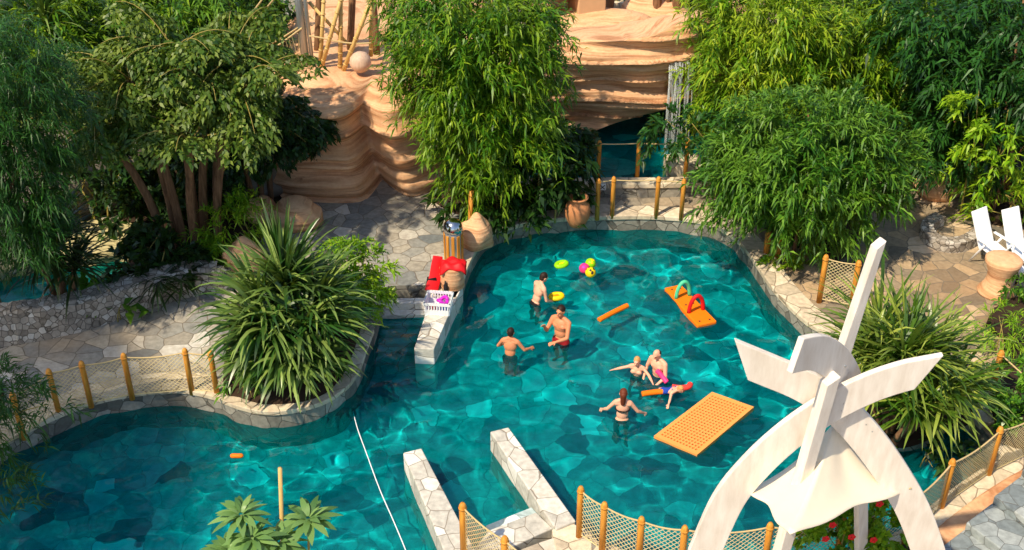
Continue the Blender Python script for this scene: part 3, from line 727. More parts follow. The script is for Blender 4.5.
    if hairstyle == 'bald':
        m.ell(Hd((0, .040, .085)), (.083, .068, .070), 14, 8, HR)
    else:
        m.ell(Hd((0, .022, .112)), (.083, .096, .098), 16, 10, HR)
        m.ell(Hd((0, .05, .06)), (.074, .062, .07), 12, 8, HR)
        if hairstyle == 'long':
            m.cap(Hd((0, .075, .09)), Hd((0, .085, -.12)), .07, .05, 10)
    remesh(sc_(m), 'hair', M[hair], t, .008*max(k, .7), 2)
    for cname, cmat in cloth:
        m = MB()
        if cname == 'swim_shorts':
            m.ell(U((0, 0, .94)), (.175*w, .125*w, .115), 16, 10, RL)
            for i, s in enumerate((1, -1)):
                Hp = Vector((.088*s, 0, .90)); K = Vector(Lg[i][0]); m.cap(Hp, Hp.lerp(K, .55), .105*w, .092*w, 12)
        elif cname == 'bikini_top':
            m.tube([U((.163*w*math.cos(a), .122*w*math.sin(a), 1.25)) for a in np.linspace(0, 2*PI, 25)], .017, 6)
            for s in (1, -1): m.ell(U((.07*s, -.10, 1.265)), (.062, .056, .055), 10, 8)
        elif cname == 'bikini_bottom':
            m.ell(U((0, .005, .92)), (.172*w, .124*w, .095), 16, 10, RL)
        elif cname == 'swimsuit':
            m.ell(U((0, .0, .95)), (.172*w, .123*w, .13), 16, 10, RL); m.ell(U((0, -.005, 1.11)), (.147*w, .108*w, .17), 16, 10, RL); m.ell(U((0, .0, 1.26)), (.166*w, .122*w, .15), 16, 10, RL)
            for s in (1, -1): m.cap(U((.09*s, -.10, 1.36)), U((.09*s, .09, 1.40)), .02, .02)
        remesh(sc_(m), cname, M[cmat], t, .012*max(k, .7), 2)
    return t
PF = -.92
def at_floor(x, y, z=0.0):
    p = G(x, y, z); return (p.x, p.y, PF)
rot = math.radians
boy = person('boy in dark trunks with his pale back turned, standing farthest back in the pool', at_floor(535, 303), rot(122), .95, 'skin', 'hairdark', 'short',
       (((.24, -.10, 1.14), (.16, -.36, 1.06)), ((-.22, -.12, 1.14), (-.14, -.40, 1.08))), cloth=[('swim_shorts', 'black')], lean=.32, look=(0, .15), build_=.86)
man = person('tanned man in red swim shorts standing with one hand raised to his chin', at_floor(561, 341), rot(-35), 1.04, 'tanskin', 'hairdark', 'short',
       (((.25, -.16, 1.16), (.10, -.34, 1.12)), ((-.26, -.14, 1.14), (-.20, -.30, 1.36))), cloth=[('swim_shorts', 'maroon')], lean=.05, build_=1.04)
person('person in dark swimwear wading with arms held out in front of the red-shorts man', at_floor(510, 355), rot(165), .89, 'tanskin', 'hairdark', 'short',
       (((.31, -.06, 1.20), (.22, -.28, 1.14)), ((-.33, -.04, 1.20), (-.42, -.22, 1.16))), cloth=[('swim_shorts', 'black')], lean=.1, build_=.95)
person('bald man standing beside the boy with spread arms, looking down at a child', at_floor(659, 375), rot(-45), .93, 'skin', 'hairdark', 'bald',
       (((.27, -.10, 1.15), (.20, -.32, 1.05)), ((-.27, -.08, 1.15), (-.16, -.32, 1.06))), cloth=[('swim_shorts', 'bluecloth')], lean=.15, look=(0, .3), build_=1.08)
person('small boy with arms stretched sideways in front of the bald man', at_floor(637, 374), rot(-20), .80, 'skin', 'hairblond', 'short',
       (((.34, -.10, 1.32), (.46, -.22, 1.24)), ((-.36, -.04, 1.34), (-.56, -.06, 1.24))), cloth=[('swim_shorts', 'navy')], lean=.15, build_=.85)
person('woman with auburn hair in a dark bikini seen from behind, arms spread on the water', at_floor(622, 419), rot(172), .94, 'skin', 'hairred', 'long',
       (((.31, -.02, 1.20), (.41, -.14, 1.08)), ((-.31, -.02, 1.20), (-.43, -.14, 1.07))), cloth=[('bikini_top', 'black'), ('bikini_bottom', 'navy')], female=True, build_=.9)
# child lying on foam noodles
k_ = .66; PRN = Matrix.Translation((0, 0, 0)) @ Matrix.Rotation(rot(62), 4, 'X') @ Matrix.Translation((0, 0, -1.15*k_))
cp = G(668, 393, .04)
person('fair-haired child in a swimsuit lying over crossed foam noodles', (cp.x, cp.y, .10), rot(52), k_, 'skin', 'hairblond', 'short',
       (((.32, -.16, 1.38), (.46, -.22, 1.42)), ((-.32, -.16, 1.36), (-.46, -.22, 1.38))), cloth=[('swimsuit', 'bluecloth')], look=(0, -.5), prone=PRN, build_=.9)
# ---------------------------------------------------------------- plants
Z3 = np.array([0, 0, 1.])
def nrm(a): return a/np.maximum(np.linalg.norm(a, axis=-1, keepdims=True), 1e-9)
def leaves(p, d, Ln, W, droop, roll=.5):
    "one lance-shaped quad per row: base p, direction d"
    n = len(p); d = nrm(d); Ln = np.broadcast_to(Ln, n)[:, None]; W = np.broadcast_to(W, n)[:, None]
    s = nrm(np.cross(d, Z3)+R.normal(0, roll, (n, 3))*.6+1e-6); s = nrm(s-d*(s*d).sum(1, keepdims=True))
    up = np.cross(s, d); m = p+d*Ln*.42+up*Ln*.05; tip = p+d*Ln-Z3*Ln*droop
    V = np.stack([p, m+s*W/2, tip, m-s*W/2], 1).reshape(-1, 3)
    return V, np.arange(4*n).reshape(n, 4)
def straps(p, d, Ln, W, bend, seg=6, fold=.0):
    "long arching strap leaves"
    n = len(p); d = nrm(d); Ln = np.broadcast_to(Ln, n)[:, None]; W = np.broadcast_to(W, n)[:, None]; bend = np.broadcast_to(bend, n)[:, None]
    s = nrm(np.cross(d, Z3)+R.normal(0, .15, (n, 3))); cur = p.copy(); rows = []
    for k in range(seg+1):
        t = k/seg; w = W*(.55+.9*t if t < .4 else .91*(1-((t-.4)/.6)**1.8))*.5+.002
        rows += [cur-s*w, cur+s*w]
        dd = nrm(d-Z3*bend*(t**1.3)); cur = cur+dd*Ln/seg
    V = np.stack(rows, 1).reshape(-1, 3); b = (np.arange(n)*2*(seg+1))[:, None]
    q = np.array([[2*k, 2*k+1, 2*k+3, 2*k+2] for k in range(seg)]).reshape(1, -1)
    return V, (b+q).reshape(-1, 4)
def merge(parts):
    V = []; Q = []; n = 0
    for v, q in parts: V.append(v); Q.append(q+n); n += len(v)
    return np.concatenate(V), np.concatenate(Q)
def shell(c, r, n, lo=.55, bump=.18, seed=0, zmin=-1.0):
    u = nrm(R.normal(0, 1, (int(n*1.3)+8, 3))); u = u[u[:, 2] > zmin][:n]
    k = lo+(1-lo)*R.random((len(u), 1))**.6
    k = k*(1+bump*noise2(u[:, 0]*2.2+seed, u[:, 1]*2.2+u[:, 2]*1.7, seed)[:, None])
    return np.array(c)+u*np.array(r)*k, u
def crown(puffs, dens, fan, Ln, W, droop, up=.25, lo=.4, spread=.75, bump=.4):
    "leafy sprays over ellipsoid puffs [(centre, radii)]: each spray a drooping twig of lance leaves"
    out = []; nl = fan*7
    for i, (c, r) in enumerate(puffs):
        area = 4*PI*((r[0]*r[1])**1.6/3+(r[0]*r[2])**1.6/3+(r[1]*r[2])**1.6/3)**(1/1.6); n = int(area*dens/13)+2
        p, u = shell(c, r, n, lo, bump, i+3); n = len(p)
        far = R.random((n, 1)) < .12; p = p+np.where(far, u*R.uniform(.1, .55, (n, 1))*min(r), 0)
        ax = nrm(u*[1, 1, .6]+Z3*up+R.normal(0, .35, u.shape)); sl = Ln*R.uniform(1.4, 2.8, n)
        T = R.random((n, nl)); A = ax[:, None, :]; q = p[:, None, :]+A*(T*sl[:, None])[..., None]-Z3*(T**2*sl[:, None]*.45*(1+droop))[..., None]+R.normal(0, Ln*.16, (n, nl, 3))
        d = nrm(A*.75-Z3*droop*.5*T[..., None]+R.normal(0, spread*.8, (n, nl, 3)))
        out.append(leaves(q.reshape(-1, 3), d.reshape(-1, 3), Ln*R.uniform(.6, 1.25, n*nl), W*1.1*R.uniform(.75, 1.25, n*nl), droop*.8))
    return merge(out)
def stem_tube(pts, r0, r1, name, mat, parent, n=7):
    pts = smoothpath(pts, 4); k = len(pts); mb = MB(); mb.tube(pts, [r0+(r1-r0)*i/(k-1) for i in range(k)], n); return mb.build(name, mat, parent, True)
def root(name, label, cat, base, group=None): return thing(name, label, cat, (base.x, base.y, base.z), 0, group)
def loc(VQ, base): return VQ[0]-np.array(base), VQ[1]
def leafy(name, label, cat, base, puffs, leaf, dens=60, fan=5, Ln=.28, W=.045, droop=.3, stems=5, stem='culm', sr=.035, up=.25, lo=.5, spread=.75, bump=.35, stemz=.5, sspread=.35, group=None):
    "puffs: [(px, py, dY, rx, rz[, ry])] : pixel of the centre, its distance behind the base, radii in metres"
    t = root(name, label, cat, base, group); pf = []
    for q in puffs:
        c = P(q[0], q[1], base.y+q[2]); e = Ln*.85; rx = max(q[3]-e, q[3]*.45); rz = max(q[4]-e*.8, q[4]*.45); pf.append(((c.x, c.y, c.z), (rx, rx*.85, rz)))
    V, Q = crown(pf, dens, fan, Ln, W, droop, up, lo, spread, bump)
    keep = (V.reshape(-1, 4, 3)[:, :, 2].min(1) > DZ+.02); V = V.reshape(-1, 4, 3)[keep].reshape(-1, 3); Q = np.arange(len(V)).reshape(-1, 4)
    np_mesh('foliage', V-np.array(base), Q, L[leaf], t)
    for k in range(stems):
        c, r = pf[k % len(pf)]; a = Vector((rnd.uniform(-1, 1)*sspread, rnd.uniform(-1, 1)*sspread, -.05))
        e = Vector((c[0]+rnd.uniform(-.4, .4)*r[0], c[1]+rnd.uniform(-.4, .4)*r[1], c[2]+stemz*r[2]))-base
        m = a.lerp(e, .5); m.x = a.x*.6+m.x*.4; m.y = a.y*.6+m.y*.4
        stem_tube([a, m, e], sr, sr*.35, 'stem', M[stem], t)
    return t
def spiky(name, label, cat, base, heads, leaf, W=.06, group=None, trunk='bark', tr=.07, seg=6):
    "heads: [(dx,dy,z, n leaves, length, bend, up)]: rosettes of strap leaves on short trunks"
    t = root(name, label, cat, base, group); out = []
    for (dx, dy, z, n, Ln, bend, upk) in heads:
        a = R.uniform(0, 2*PI, n); el = R.beta(1.6, 1.3, n)*1.45*upk
        d = np.stack([np.cos(a)*np.cos(el), np.sin(a)*np.cos(el), np.sin(el)], 1)
        p = np.array([dx, dy, z])+d*.05+np.stack([0*a, 0*a, R.uniform(-.18, .1, n)], 1)
        out.append(straps(p, d, Ln*R.uniform(.6, 1.12, n), W*R.uniform(.75, 1.2, n), bend*R.uniform(.6, 1.3, n), seg))
        stem_tube([(dx*.3, dy*.3, -.05), (dx*.7, dy*.7, z*.5), (dx, dy, z)], tr, tr*.7, 'stem', M[trunk], t)
    V, Q = merge(out); V[:, 2] = np.maximum(V[:, 2], .03+.1*R.random(len(V)))
    np_mesh('foliage', V, Q, L[leaf], t); return t
def fronds(name, label, cat, base, crowns, leaf, nf=9, FL=2.2, pin=26, PL=.45, PW=.06, bend=.9, group=None, trunk='bark', tr=.09, droop=.5, bip=False):
    "palms: crowns [(px, py, dY)] at trunk tops, trunk feet near the base"
    t = root(name, label, cat, base, group); out = []
    for ci, cr in enumerate(crowns):
        top = P(cr[0], cr[1], base.y+cr[2])-base; ft = Vector((cr[3] if len(cr) > 3 else rnd.uniform(-.3, .3), cr[4] if len(cr) > 4 else rnd.uniform(-.25, .25), -.05))
        m = ft.lerp(top, .5); m.x = ft.x*.45+m.x*.55
        stem_tube([ft, m, top], tr, tr*.7, 'stem', M[trunk], t, 8)
        for k in range(nf):
            a = 2*PI*(k+rnd.random())/nf; el = rnd.uniform(.15, 1.15); L_ = FL*rnd.uniform(.75, 1.15)
            d = np.array([math.cos(a)*math.cos(el), math.sin(a)*math.cos(el), math.sin(el)]); cur = np.array(top)+0.; pts = [cur.copy()]; ts = [d]
            for q in range(8):
                dd = nrm((d-Z3*bend*((q+1)/8)**1.4)[None])[0]; cur = cur+dd*L_/8; pts.append(cur.copy()); ts.append(dd)
            ra = MB(); ra.tube([Vector(x) for x in pts], [.018-.0016*q for q in range(9)], 5); ra.build('frond_stalk', M['culm'], t, True)
            u = np.linspace(.22, 1, pin)*8; pi = np.stack([np.interp(u, np.arange(9), np.array(pts)[:, c]) for c in range(3)], 1); ti = np.stack([np.interp(u, np.arange(9), np.array(ts)[:, c]) for c in range(3)], 1)
            side = nrm(np.cross(ti, Z3)+1e-6)
            for s in (1, -1):
                dd = nrm(side*s+ti*.45-Z3*droop*.6+R.normal(0, .12, side.shape)); ll = PL*np.sin(np.linspace(.35, 2.7, pin))**.7
                if bip:
                    for w_ in np.linspace(.2, 1, 7):
                        bp = pi+dd*(ll*w_)[:, None]-Z3*(ll*w_*w_*.35)[:, None]
                        for s2 in (1, -1): out.append(leaves(bp, nrm(ti*s2*.8+dd*.5-Z3*.5+R.normal(0, .3, dd.shape)), .15*R.uniform(.7, 1.3, pin), .075, .1, .9))
                else: out.append(straps(pi, dd, ll, PW, droop, 3))
    V, Q = merge(out); np_mesh('foliage', V, Q, L[leaf], t); return t

B = lambda x, y, z=DZ+.08: G(x, y, z)
# ---- big spiky plant on the island and its green neighbours
b = B(292, 372)
spiky('spiky_plant', 'huge spiky strap-leaved plant filling the curved island bed by the pool', 'plant', b,
      [(0, .3, 1.75, 130, 1.5, 1.0, 1.0), (-.5, .2, 1.5, 110, 1.35, 1.1, .9), (.6, .3, 1.45, 110, 1.35, 1.1, .9), (-.3, -.3, 1.3, 130, 1.4, 1.2, .85), (.4, -.3, 1.25, 130, 1.4, 1.2, .85), (-.6, -.2, 1.1, 100, 1.25, 1.25, .8), (.8, 0, 1.1, 90, 1.2, 1.2, .8), (-.1, .6, 1.9, 45, 1.5, .4, 1.25), (0, -.6, .95, 90, 1.1, 1.3, .7), (.1, -.75, .75, 120, 1.15, 1.5, .6), (-.5, -.6, .7, 90, 1.0, 1.5, .6), (.6, -.55, .7, 90, 1.0, 1.5, .6)], 'strap', .085)
b = B(350, 322)
leafy('shrub', 'bright lime green feathery shrub tucked against the spiky island plant', 'shrub', b, [(357, 268, 0, .7, .6), (347, 290, 0, .75, .55), (358, 292, -.3, .45, .45), (348, 256, .4, .6, .5)], 'fern', 150, 5, .18, .035, .35, 4, sr=.02)
b = B(246, 388); leafy('shrub', 'low fern at the fence end of the island bed', 'shrub', b, [(238, 375, 0, .5, .35), (255, 385, 0, .4, .3)], 'broad', 120, 5, .22, .04, .5, 3, sr=.015)
b = B(335, 380); leafy('shrub', 'low leafy tuft at the stair end of the island bed', 'shrub', b, [(334, 374, 0, .4, .3)], 'bush', 120, 5, .22, .04, .5, 3, sr=.015)
# ---- left grove
b = B(205, 252)
fronds('fishtail_palm', 'tall multi-trunked palm with ragged drooping fronds rising over the left grove', 'palm tree', b,
       [(130, 80, 0, -.55, 0), (175, 52, .5, -.2, .3), (212, 88, .3, 0, .1), (240, 92, .2, .3, -.1), (100, 125, -.4, -.75, -.2), (190, 142, -.8, -.1, -.3), (230, 62, .8, .25, .3), (148, 118, -.2, -.4, -.1)], 'fishtail', 8, 1.75, 13, .62, .1, .95, tr=.11, bip=True)
b = B(238, 258); leafy('shrub', 'bright green feathery shrub right of the palm trunks', 'shrub', b, [(232, 230, 0, .7, .65), (240, 212, .3, .55, .5), (225, 245, -.2, .5, .4)], 'fern', 110, 5, .24, .03, .4, 3, sr=.02)
b = B(262, 205); fronds('fern_tree', 'dark drooping tree beside the left end of the cliff', 'tree', b, [(262, 130, 0, 0, 0), (240, 150, -.3, -.2, 0), (272, 122, .2, .2, .1)], 'dark', 12, 1.7, 18, .5, .09, 1.0, tr=.08, bip=True)
b = B(-10, 326)
leafy('conifer', 'dark feathery weeping conifer at the left edge of the grove', 'tree', b, [(2, 75, 0, 1.1, 1.2), (8, 110, 0, 1.2, 1.2), (4, 150, -.2, 1.3, 1.2), (10, 185, -.2, 1.2, 1.1), (-2, 218, -.3, 1.2, .9), (16, 60, .6, .9, .9)], 'conifer', 170, 5, .22, .022, .5, 5, 'bark', .06)
b = B(66, 313)
spiky('spiky_plant', 'black-green strap-leaved plant drooping over the rubble wall', 'plant', b, [(0, 0, 1.6, 150, 1.5, 1.2, .9), (-.35, .2, 1.2, 90, 1.3, 1.3, .8), (.35, .1, 1.1, 90, 1.2, 1.3, .8), (0, .3, 1.9, 40, 1.2, .5, 1.2)], 'strap_dark', .06)
b = B(150, 284); leafy('shrub', 'dark glossy broad-leaved shrub before the palm trunks behind the rubble wall', 'shrub', b, [(152, 262, 0, .8, .55), (138, 256, .2, .5, .4), (172, 256, .2, .7, .6), (158, 238, .5, .7, .5), (185, 270, 0, .5, .4)], 'dark', 60, 5, .26, .10, .4, 5, sr=.025)
b = B(160, 298); spiky('trailing_grass', 'dark grassy tuft trailing over the rubble wall below the glossy shrub', 'plant', b, [(0, 0, .35, 90, .95, 1.2, .6), (.5, .15, .35, 60, .8, 1.2, .6)], 'strap_dark', .045, tr=.03)
b = B(118, 312); leafy('shrub', 'bright broad-leaved plant spilling over the middle of the rubble wall', 'shrub', b, [(115, 293, .2, .4, .35), (122, 302, 0, .3, .3)], 'broad', 22, 4, .42, .20, .35, 3, sr=.015)
b = B(222, 270); leafy('shrub', 'fresh green large-leaved plant at the foot of the palm trunks', 'shrub', b, [(208, 262, 0, .45, .35)], 'broad', 22, 4, .40, .17, .3, 3, sr=.015)
b = B(95, 218); leafy('shrub', 'dense dark shrub in front of the grey boulders', 'shrub', b, [(95, 190, 0, 1.3, .9), (70, 172, .6, 1.0, .8), (120, 165, .8, 1.3, .9)], 'dark', 50, 5, .26, .08, .4, 5, sr=.03)
b = B(160, 208); leafy('shrub', 'shadowy shrub between the palm trunks and the pale rear rocks', 'shrub', b, [(160, 178, 0, 1.2, 1.0), (185, 200, -.3, .9, .8), (210, 170, .3, 1.1, .9)], 'dark', 50, 5, .26, .08, .4, 5, sr=.03)
b = B(78, 176)
spiky('spiky_plant', 'tall arching strap-leaved tree behind the left grove', 'plant', b, [(0, 0, 4.0, 110, 1.7, 1.1, 1.0), (-.6, .3, 3.4, 80, 1.5, 1.2, .9), (.5, .2, 3.2, 80, 1.4, 1.2, .9)], 'strap', .07, tr=.1)
b = B(30, 168); leafy('bamboo', 'leafy bamboo at the top left corner behind the conifer', 'bamboo', b, [(30, 20, 0, 1.9, 1.2), (5, 35, 0, 1.6, 1.2), (55, 40, -.3, 1.4, 1.2), (40, 75, -.4, 1.5, 1.2), (70, 10, .5, 1.6, 1.1), (60, 110, -.4, 1.3, 1.1)], 'bamboo', 42, 5, .34, .05, .4, 8)
b = B(150, 140); leafy('bamboo', 'tall bamboo with hanging leaves above the palm at the top left', 'bamboo', b, [(110, 10, 0, 1.7, 1.2), (140, 45, -.5, 1.7, 1.2), (165, 12, 0, 1.6, 1.2), (105, 60, -.5, 1.4, 1.3), (190, 50, -.3, 1.5, 1.3), (150, 90, -.6, 1.6, 1.2)], 'bamboo', 42, 5, .36, .05, .55, 8)
b = B(235, 132); leafy('bamboo', 'dense dark bamboo left of the rope bridge', 'bamboo', b, [(205, 15, 0, 1.5, 1.3), (235, 12, 0, 1.5, 1.3), (225, 55, -.4, 1.5, 1.3), (245, 35, -.2, 1.2, 1.2), (210, 95, -.6, 1.5, 1.2), (250, 80, -.4, 1.1, 1.0)], 'bush', 48, 5, .34, .05, .5, 8)
# ---- middle bamboo tree
b = B(505, 205)
leafy('bamboo', 'big bright bamboo tree in the middle between cliff and rock bridge', 'bamboo', b,
      [(465, 10, -.2, 1.8, 1.0), (440, 40, -.3, 1.1, .9), (500, 30, -.4, 1.5, 1.0), (442, 78, -.4, 1.1, .8), (468, 70, -.8, 1.5, 1.1), (510, 66, -.4, 1.1, .9), (464, 108, -.7, 1.2, .9), (498, 110, -.8, 1.3, 1.0), (518, 12, 0, .8, .8), (475, 142, -.6, 1.1, .8), (470, 172, -.5, .8, .6), (505, 150, -.7, 1.2, .8), (532, 112, -.3, .8, .7), (424, 12, .2, .9, .7)], 'bamboo', 112, 5, .28, .042, .42, 10)
b = B(540, 214); leafy('shrub', 'dark broad-leaved shrub below the middle bamboo beside the terracotta pot', 'shrub', b, [(555, 165, 0, .9, .8), (525, 190, -.1, 1.0, .7), (556, 178, 0, .6, .5), (490, 195, -.1, 1.0, .6), (548, 140, .3, .7, .5), (572, 150, .2, .5, .6)], 'dark', 60, 5, .28, .10, .45, 6, sr=.03)
# ---- right bamboos
b = B(800, 165)
leafy('bamboo', 'sunlit yellow-green bamboo leaning over the right end of the rock bridge', 'bamboo', b,
      [(745, 18, 0, 1.3, 1.0), (752, 60, -.3, 1.4, 1.1), (732, 90, -.4, 1.0, .9), (765, 100, -.5, 1.4, 1.0), (728, 122, -.5, .9, .7), (780, 35, -.1, 1.4, 1.1), (790, 75, -.3, 1.3, 1.0), (718, 65, -.2, .6, .7), (770, 10, .2, 1.6, 1.0), (745, 145, -.6, .9, .6)], 'bamboo_bright', 84, 5, .29, .042, .4, 9)
b = B(880, 145)
leafy('bamboo', 'tall green bamboo behind the lance-leaved bush at the top right', 'bamboo', b,
      [(830, 20, 0, 1.6, 1.1), (870, 45, -.3, 1.7, 1.1), (910, 25, -.1, 1.6, 1.1), (845, 70, -.5, 1.5, 1.0), (900, 75, -.5, 1.6, 1.0), (940, 50, -.1, 1.2, 1.1), (925, 100, -.4, 1.2, .9), (870, 100, -.5, 1.4, .8), (950, 10, .3, 1.2, .9)], 'bamboo', 60, 5, .36, .05, .45, 9)
b = B(805, 250)
leafy('bush', 'massive dense lance-leaved bush between the pool bank and the sunlit path', 'bush', b,
      [(808, 125, 0, 1.5, .9), (765, 155, -.2, 1.2, .8), (850, 138, 0, 1.2, .9), (745, 178, -.3, .9, .6), (800, 170, -.7, 1.4, .8), (850, 178, -.4, 1.1, .8), (882, 160, 0, .8, .7), (828, 205, -.5, 1.0, .7), (780, 200, -.5, 1.0, .7), (812, 235, -.4, .7, .5), (722, 178, 0, .6, .5), (880, 190, -.1, .6, .5)], 'bush', 130, 6, .28, .042, .35, 10, 'bark', .05)
b = B(770, 262, .45); leafy('shrub', 'little yellow-green creeper at the foot of the massive bush on the coping', 'shrub', b, [(785, 262, 0, .35, .3), (797, 270, 0, .35, .25), (776, 258, .1, .25, .2)], 'fern', 150, 5, .13, .06, .3, 3, sr=.012)
b = B(1000, 205)
leafy('shrub', 'shadowy thicket in the upper right corner behind the deck chairs', 'shrub', b, [(985, 40, 1, 1.9, 1.3), (1020, 20, 1, 1.8, 1.3), (965, 90, .8, 1.4, 1.2), (1010, 80, .4, 1.6, 1.3), (950, 130, .5, 1.3, 1.0), (1000, 130, .2, 1.5, 1.0), (960, 165, .2, 1.0, .7), (1030, 140, 0, 1.2, 1.0), (940, 20, 1.5, 1.5, 1.2)], 'conifer', 48, 5, .32, .06, .4, 8, 'bark', .05)
b = B(975, 215); leafy('shrub', 'light green star-leaved sapling before the shadowy thicket', 'shrub', b, [(975, 95, -.2, .55, .5), (968, 120, -.3, .5, .5), (1000, 115, -.3, .6, .5), (985, 145, -.5, .8, .5), (1008, 150, -.4, .7, .5), (972, 165, -.4, .7, .4)], 'fern', 20, 5, .24, .06, .3, 5, sr=.02)
b = B(1015, 222); leafy('bamboo', 'low bright bamboo arching over the two deck chairs', 'bamboo', b, [(1005, 200, -.2, .8, .5), (1025, 190, -.2, .8, .6), (990, 212, -.1, .5, .35)], 'bamboo_bright', 60, 5, .32, .04, .45, 4)
# ---- shrubs round the far pool's right end
b = B(722, 200); leafy('shrub', 'dark green shrub between the far pool and the massive bush', 'shrub', b, [(686, 128, 0, .7, .5), (710, 148, 0, .8, .6), (664, 122, .4, .5, .35), (728, 165, -.2, .8, .7), (712, 182, -.2, .45, .45)], 'conifer', 70, 5, .24, .06, .4, 5, sr=.025)
# ---- strap plant behind the star
b = B(892, 432, .55)
spiky('spiky_plant', 'sunlit arching strap-leaved plant on the bank behind the white star', 'plant', b,
      [(0, .2, 1.5, 120, 1.5, .9, 1.0), (-.5, .5, 1.3, 90, 1.4, 1.0, .9), (.6, .4, 1.3, 100, 1.5, 1.0, .9), (-.2, 1.1, 1.4, 90, 1.5, .8, 1.0), (.7, -.2, 1.0, 90, 1.3, 1.1, .85), (-.6, -.2, .9, 80, 1.2, 1.1, .85), (.2, -.4, .8, 110, 1.2, 1.2, .8), (.2, .7, 1.5, 60, 1.35, .4, 1.25), (.9, .1, .9, 120, 1.2, 1.2, .8), (-.3, .1, 1.2, 120, 1.35, 1.1, .9), (.3, .5, 1.1, 120, 1.35, 1.15, .85)], 'strap_bright', .07)
# ---- bushes at the near bank
b = B(840, 570, .5)
leafy('bush', 'leafy bush with red blossoms under the star canopy', 'bush', b, [(845, 528, 0, .55, .45), (870, 510, .2, .5, .45), (820, 545, -.1, .5, .4), (885, 530, .1, .45, .5), (850, 490, .3, .45, .45), (868, 470, .4, .35, .35), (832, 510, .3, .35, .3)], 'fern', 130, 5, .15, .07, .3, 6, sr=.02)
bush_ = C.objects[-1]
b = B(940, 470, .2); leafy('shrub', 'dark green shrub growing at the water below the strap plant', 'shrub', b, [(945, 452, 0, .4, .3), (930, 468, -.1, .35, .25)], 'dark', 90, 5, .22, .09, .4, 3, sr=.015)
b = B(1000, 345); leafy('shrub', 'feathery pale green shrub right of the strap plant', 'shrub', b, [(1000, 322, 0, .55, .4), (1012, 335, -.1, .5, .4), (1005, 345, 0, .45, .35)], 'fern', 110, 5, .2, .02, .3, 4, sr=.015)
b = B(1018, 420); leafy('shrub', 'leafy shrub with reddish sprigs at the right edge above the stone stairs', 'shrub', b, [(1012, 395, 0, .5, .4), (1022, 412, -.1, .5, .4), (1000, 420, 0, .35, .35), (1015, 370, .3, .4, .35)], 'broad', 110, 5, .17, .06, .3, 4, sr=.015)
b = B(1015, 300); leafy('shrub', 'small leafy bush beside the stone pedestal', 'shrub', b, [(1010, 298, 0, .45, .35), (1020, 285, .1, .4, .35)], 'bush', 110, 5, .17, .05, .3, 4, sr=.015)
# ---- umbrella-leaved plants and bamboo in the near left corner
def umbrella_plant(label, base, heads, group=None):
    t = root('umbrella_plant', label, 'plant', base, group); out = []
    for (x, y, dY, r) in heads:
        c = P(x, y, base.y+dY)-base
        stem_tube([(rnd.uniform(-.1, .1), rnd.uniform(-.1, .1), -.05), (c.x*.6, c.y*.6, c.z*.6), tuple(c)], .025, .014, 'stem', M['culm'], t)
        for ring_, (n, k, e) in enumerate(((12, 1.0, .12), (9, .72, .45), (6, .45, .8))):
            a = np.linspace(0, 2*PI, n, endpoint=False)+R.random()*6; el = e+R.normal(0, .08, n)
            d = np.stack([np.cos(a)*np.cos(el), np.sin(a)*np.cos(el), np.sin(el)], 1)
            out.append(straps(np.array(c)[None]+d*.04, d, r*k*R.uniform(.85, 1.1, n), r*.30*k, .75, 6))
    V, Q = merge(out); np_mesh('foliage', V, Q, L['schefflera'], t, True); return t
umbrella_plant('umbrella-leaved plant at the near edge with rosettes in front of the cane', G(262, 640, DZ+.1), [(241, 515, 0, .42), (252, 538, -.3, .45), (280, 542, -.2, .46), (230, 552, -.3, .42)])
umbrella_plant('umbrella-leaved plant whose single high rosette stands right of the bamboo cane', G(310, 635, DZ+.1), [(308, 519, .05, .48)])
t = G(283, 640, DZ); q = P(280, 468, t.y+.2); mb = MB(); mb.tube([t, t.lerp(q, .5)+Vector((.02, 0, 0)), q], .03, 8)
tag(mb.build('bamboo_cane', M['bamboo_pole'], None, True), 'thin upright bamboo cane standing among the umbrella-leaved plants', 'cane')
b = G(-30, 470, DZ+.1)
leafy('bamboo', 'feathery bamboo drooping into the frame over the left pool curve', 'bamboo', b, [(-12, 385, 0, .8, .55), (2, 402, -.2, .5, .4), (-18, 430, -.3, .6, .5), (-5, 490, -.8, .55, .5), (-10, 540, -1.2, .65, .5), (48, 408, -.3, .3, .2), (5, 515, -1.2, .3, .25)], 'conifer', 110, 5, .26, .026, .35, 6, sr=.02)

b = G(215, 92, DZ+.06); leafy('tree', 'dark leafy tree at the top edge behind the hanging bamboo', 'tree', b, [(215, -2, 0, 1.9, 1.3), (245, 8, -.3, 1.4, 1.2), (180, -8, .2, 1.8, 1.2), (232, 40, -.3, 1.5, 1.3)], 'dark', 60, 5, .3, .08, .4, 6, 'bark', .07)
b = G(900, 88, DZ+.06); leafy('tree', 'dark leafy tree at the top edge behind the tall green bamboo', 'tree', b, [(880, -6, 0, 1.9, 1.2), (920, 0, -.3, 1.8, 1.2), (960, -6, .2, 1.8, 1.2), (905, 38, -.3, 1.6, 1.3)], 'dark', 60, 5, .3, .08, .4, 6, 'bark', .07)
b = G(1005, 92, DZ+.06); leafy('tree', 'dark leafy tree filling the top right corner of the thicket', 'tree', b, [(990, -6, 0, 1.9, 1.2), (1025, 5, -.3, 1.6, 1.3)], 'dark', 60, 5, .3, .08, .4, 4, 'bark', .07)
b = G(105, 92, DZ+.06); leafy('tree', 'dark leafy tree at the top edge above the arching strap-leaved tree', 'tree', b, [(100, -6, 0, 1.9, 1.2), (60, -2, -.3, 1.6, 1.2), (130, 10, -.2, 1.4, 1.2)], 'dark', 60, 5, .3, .08, .4, 4, 'bark', .07)
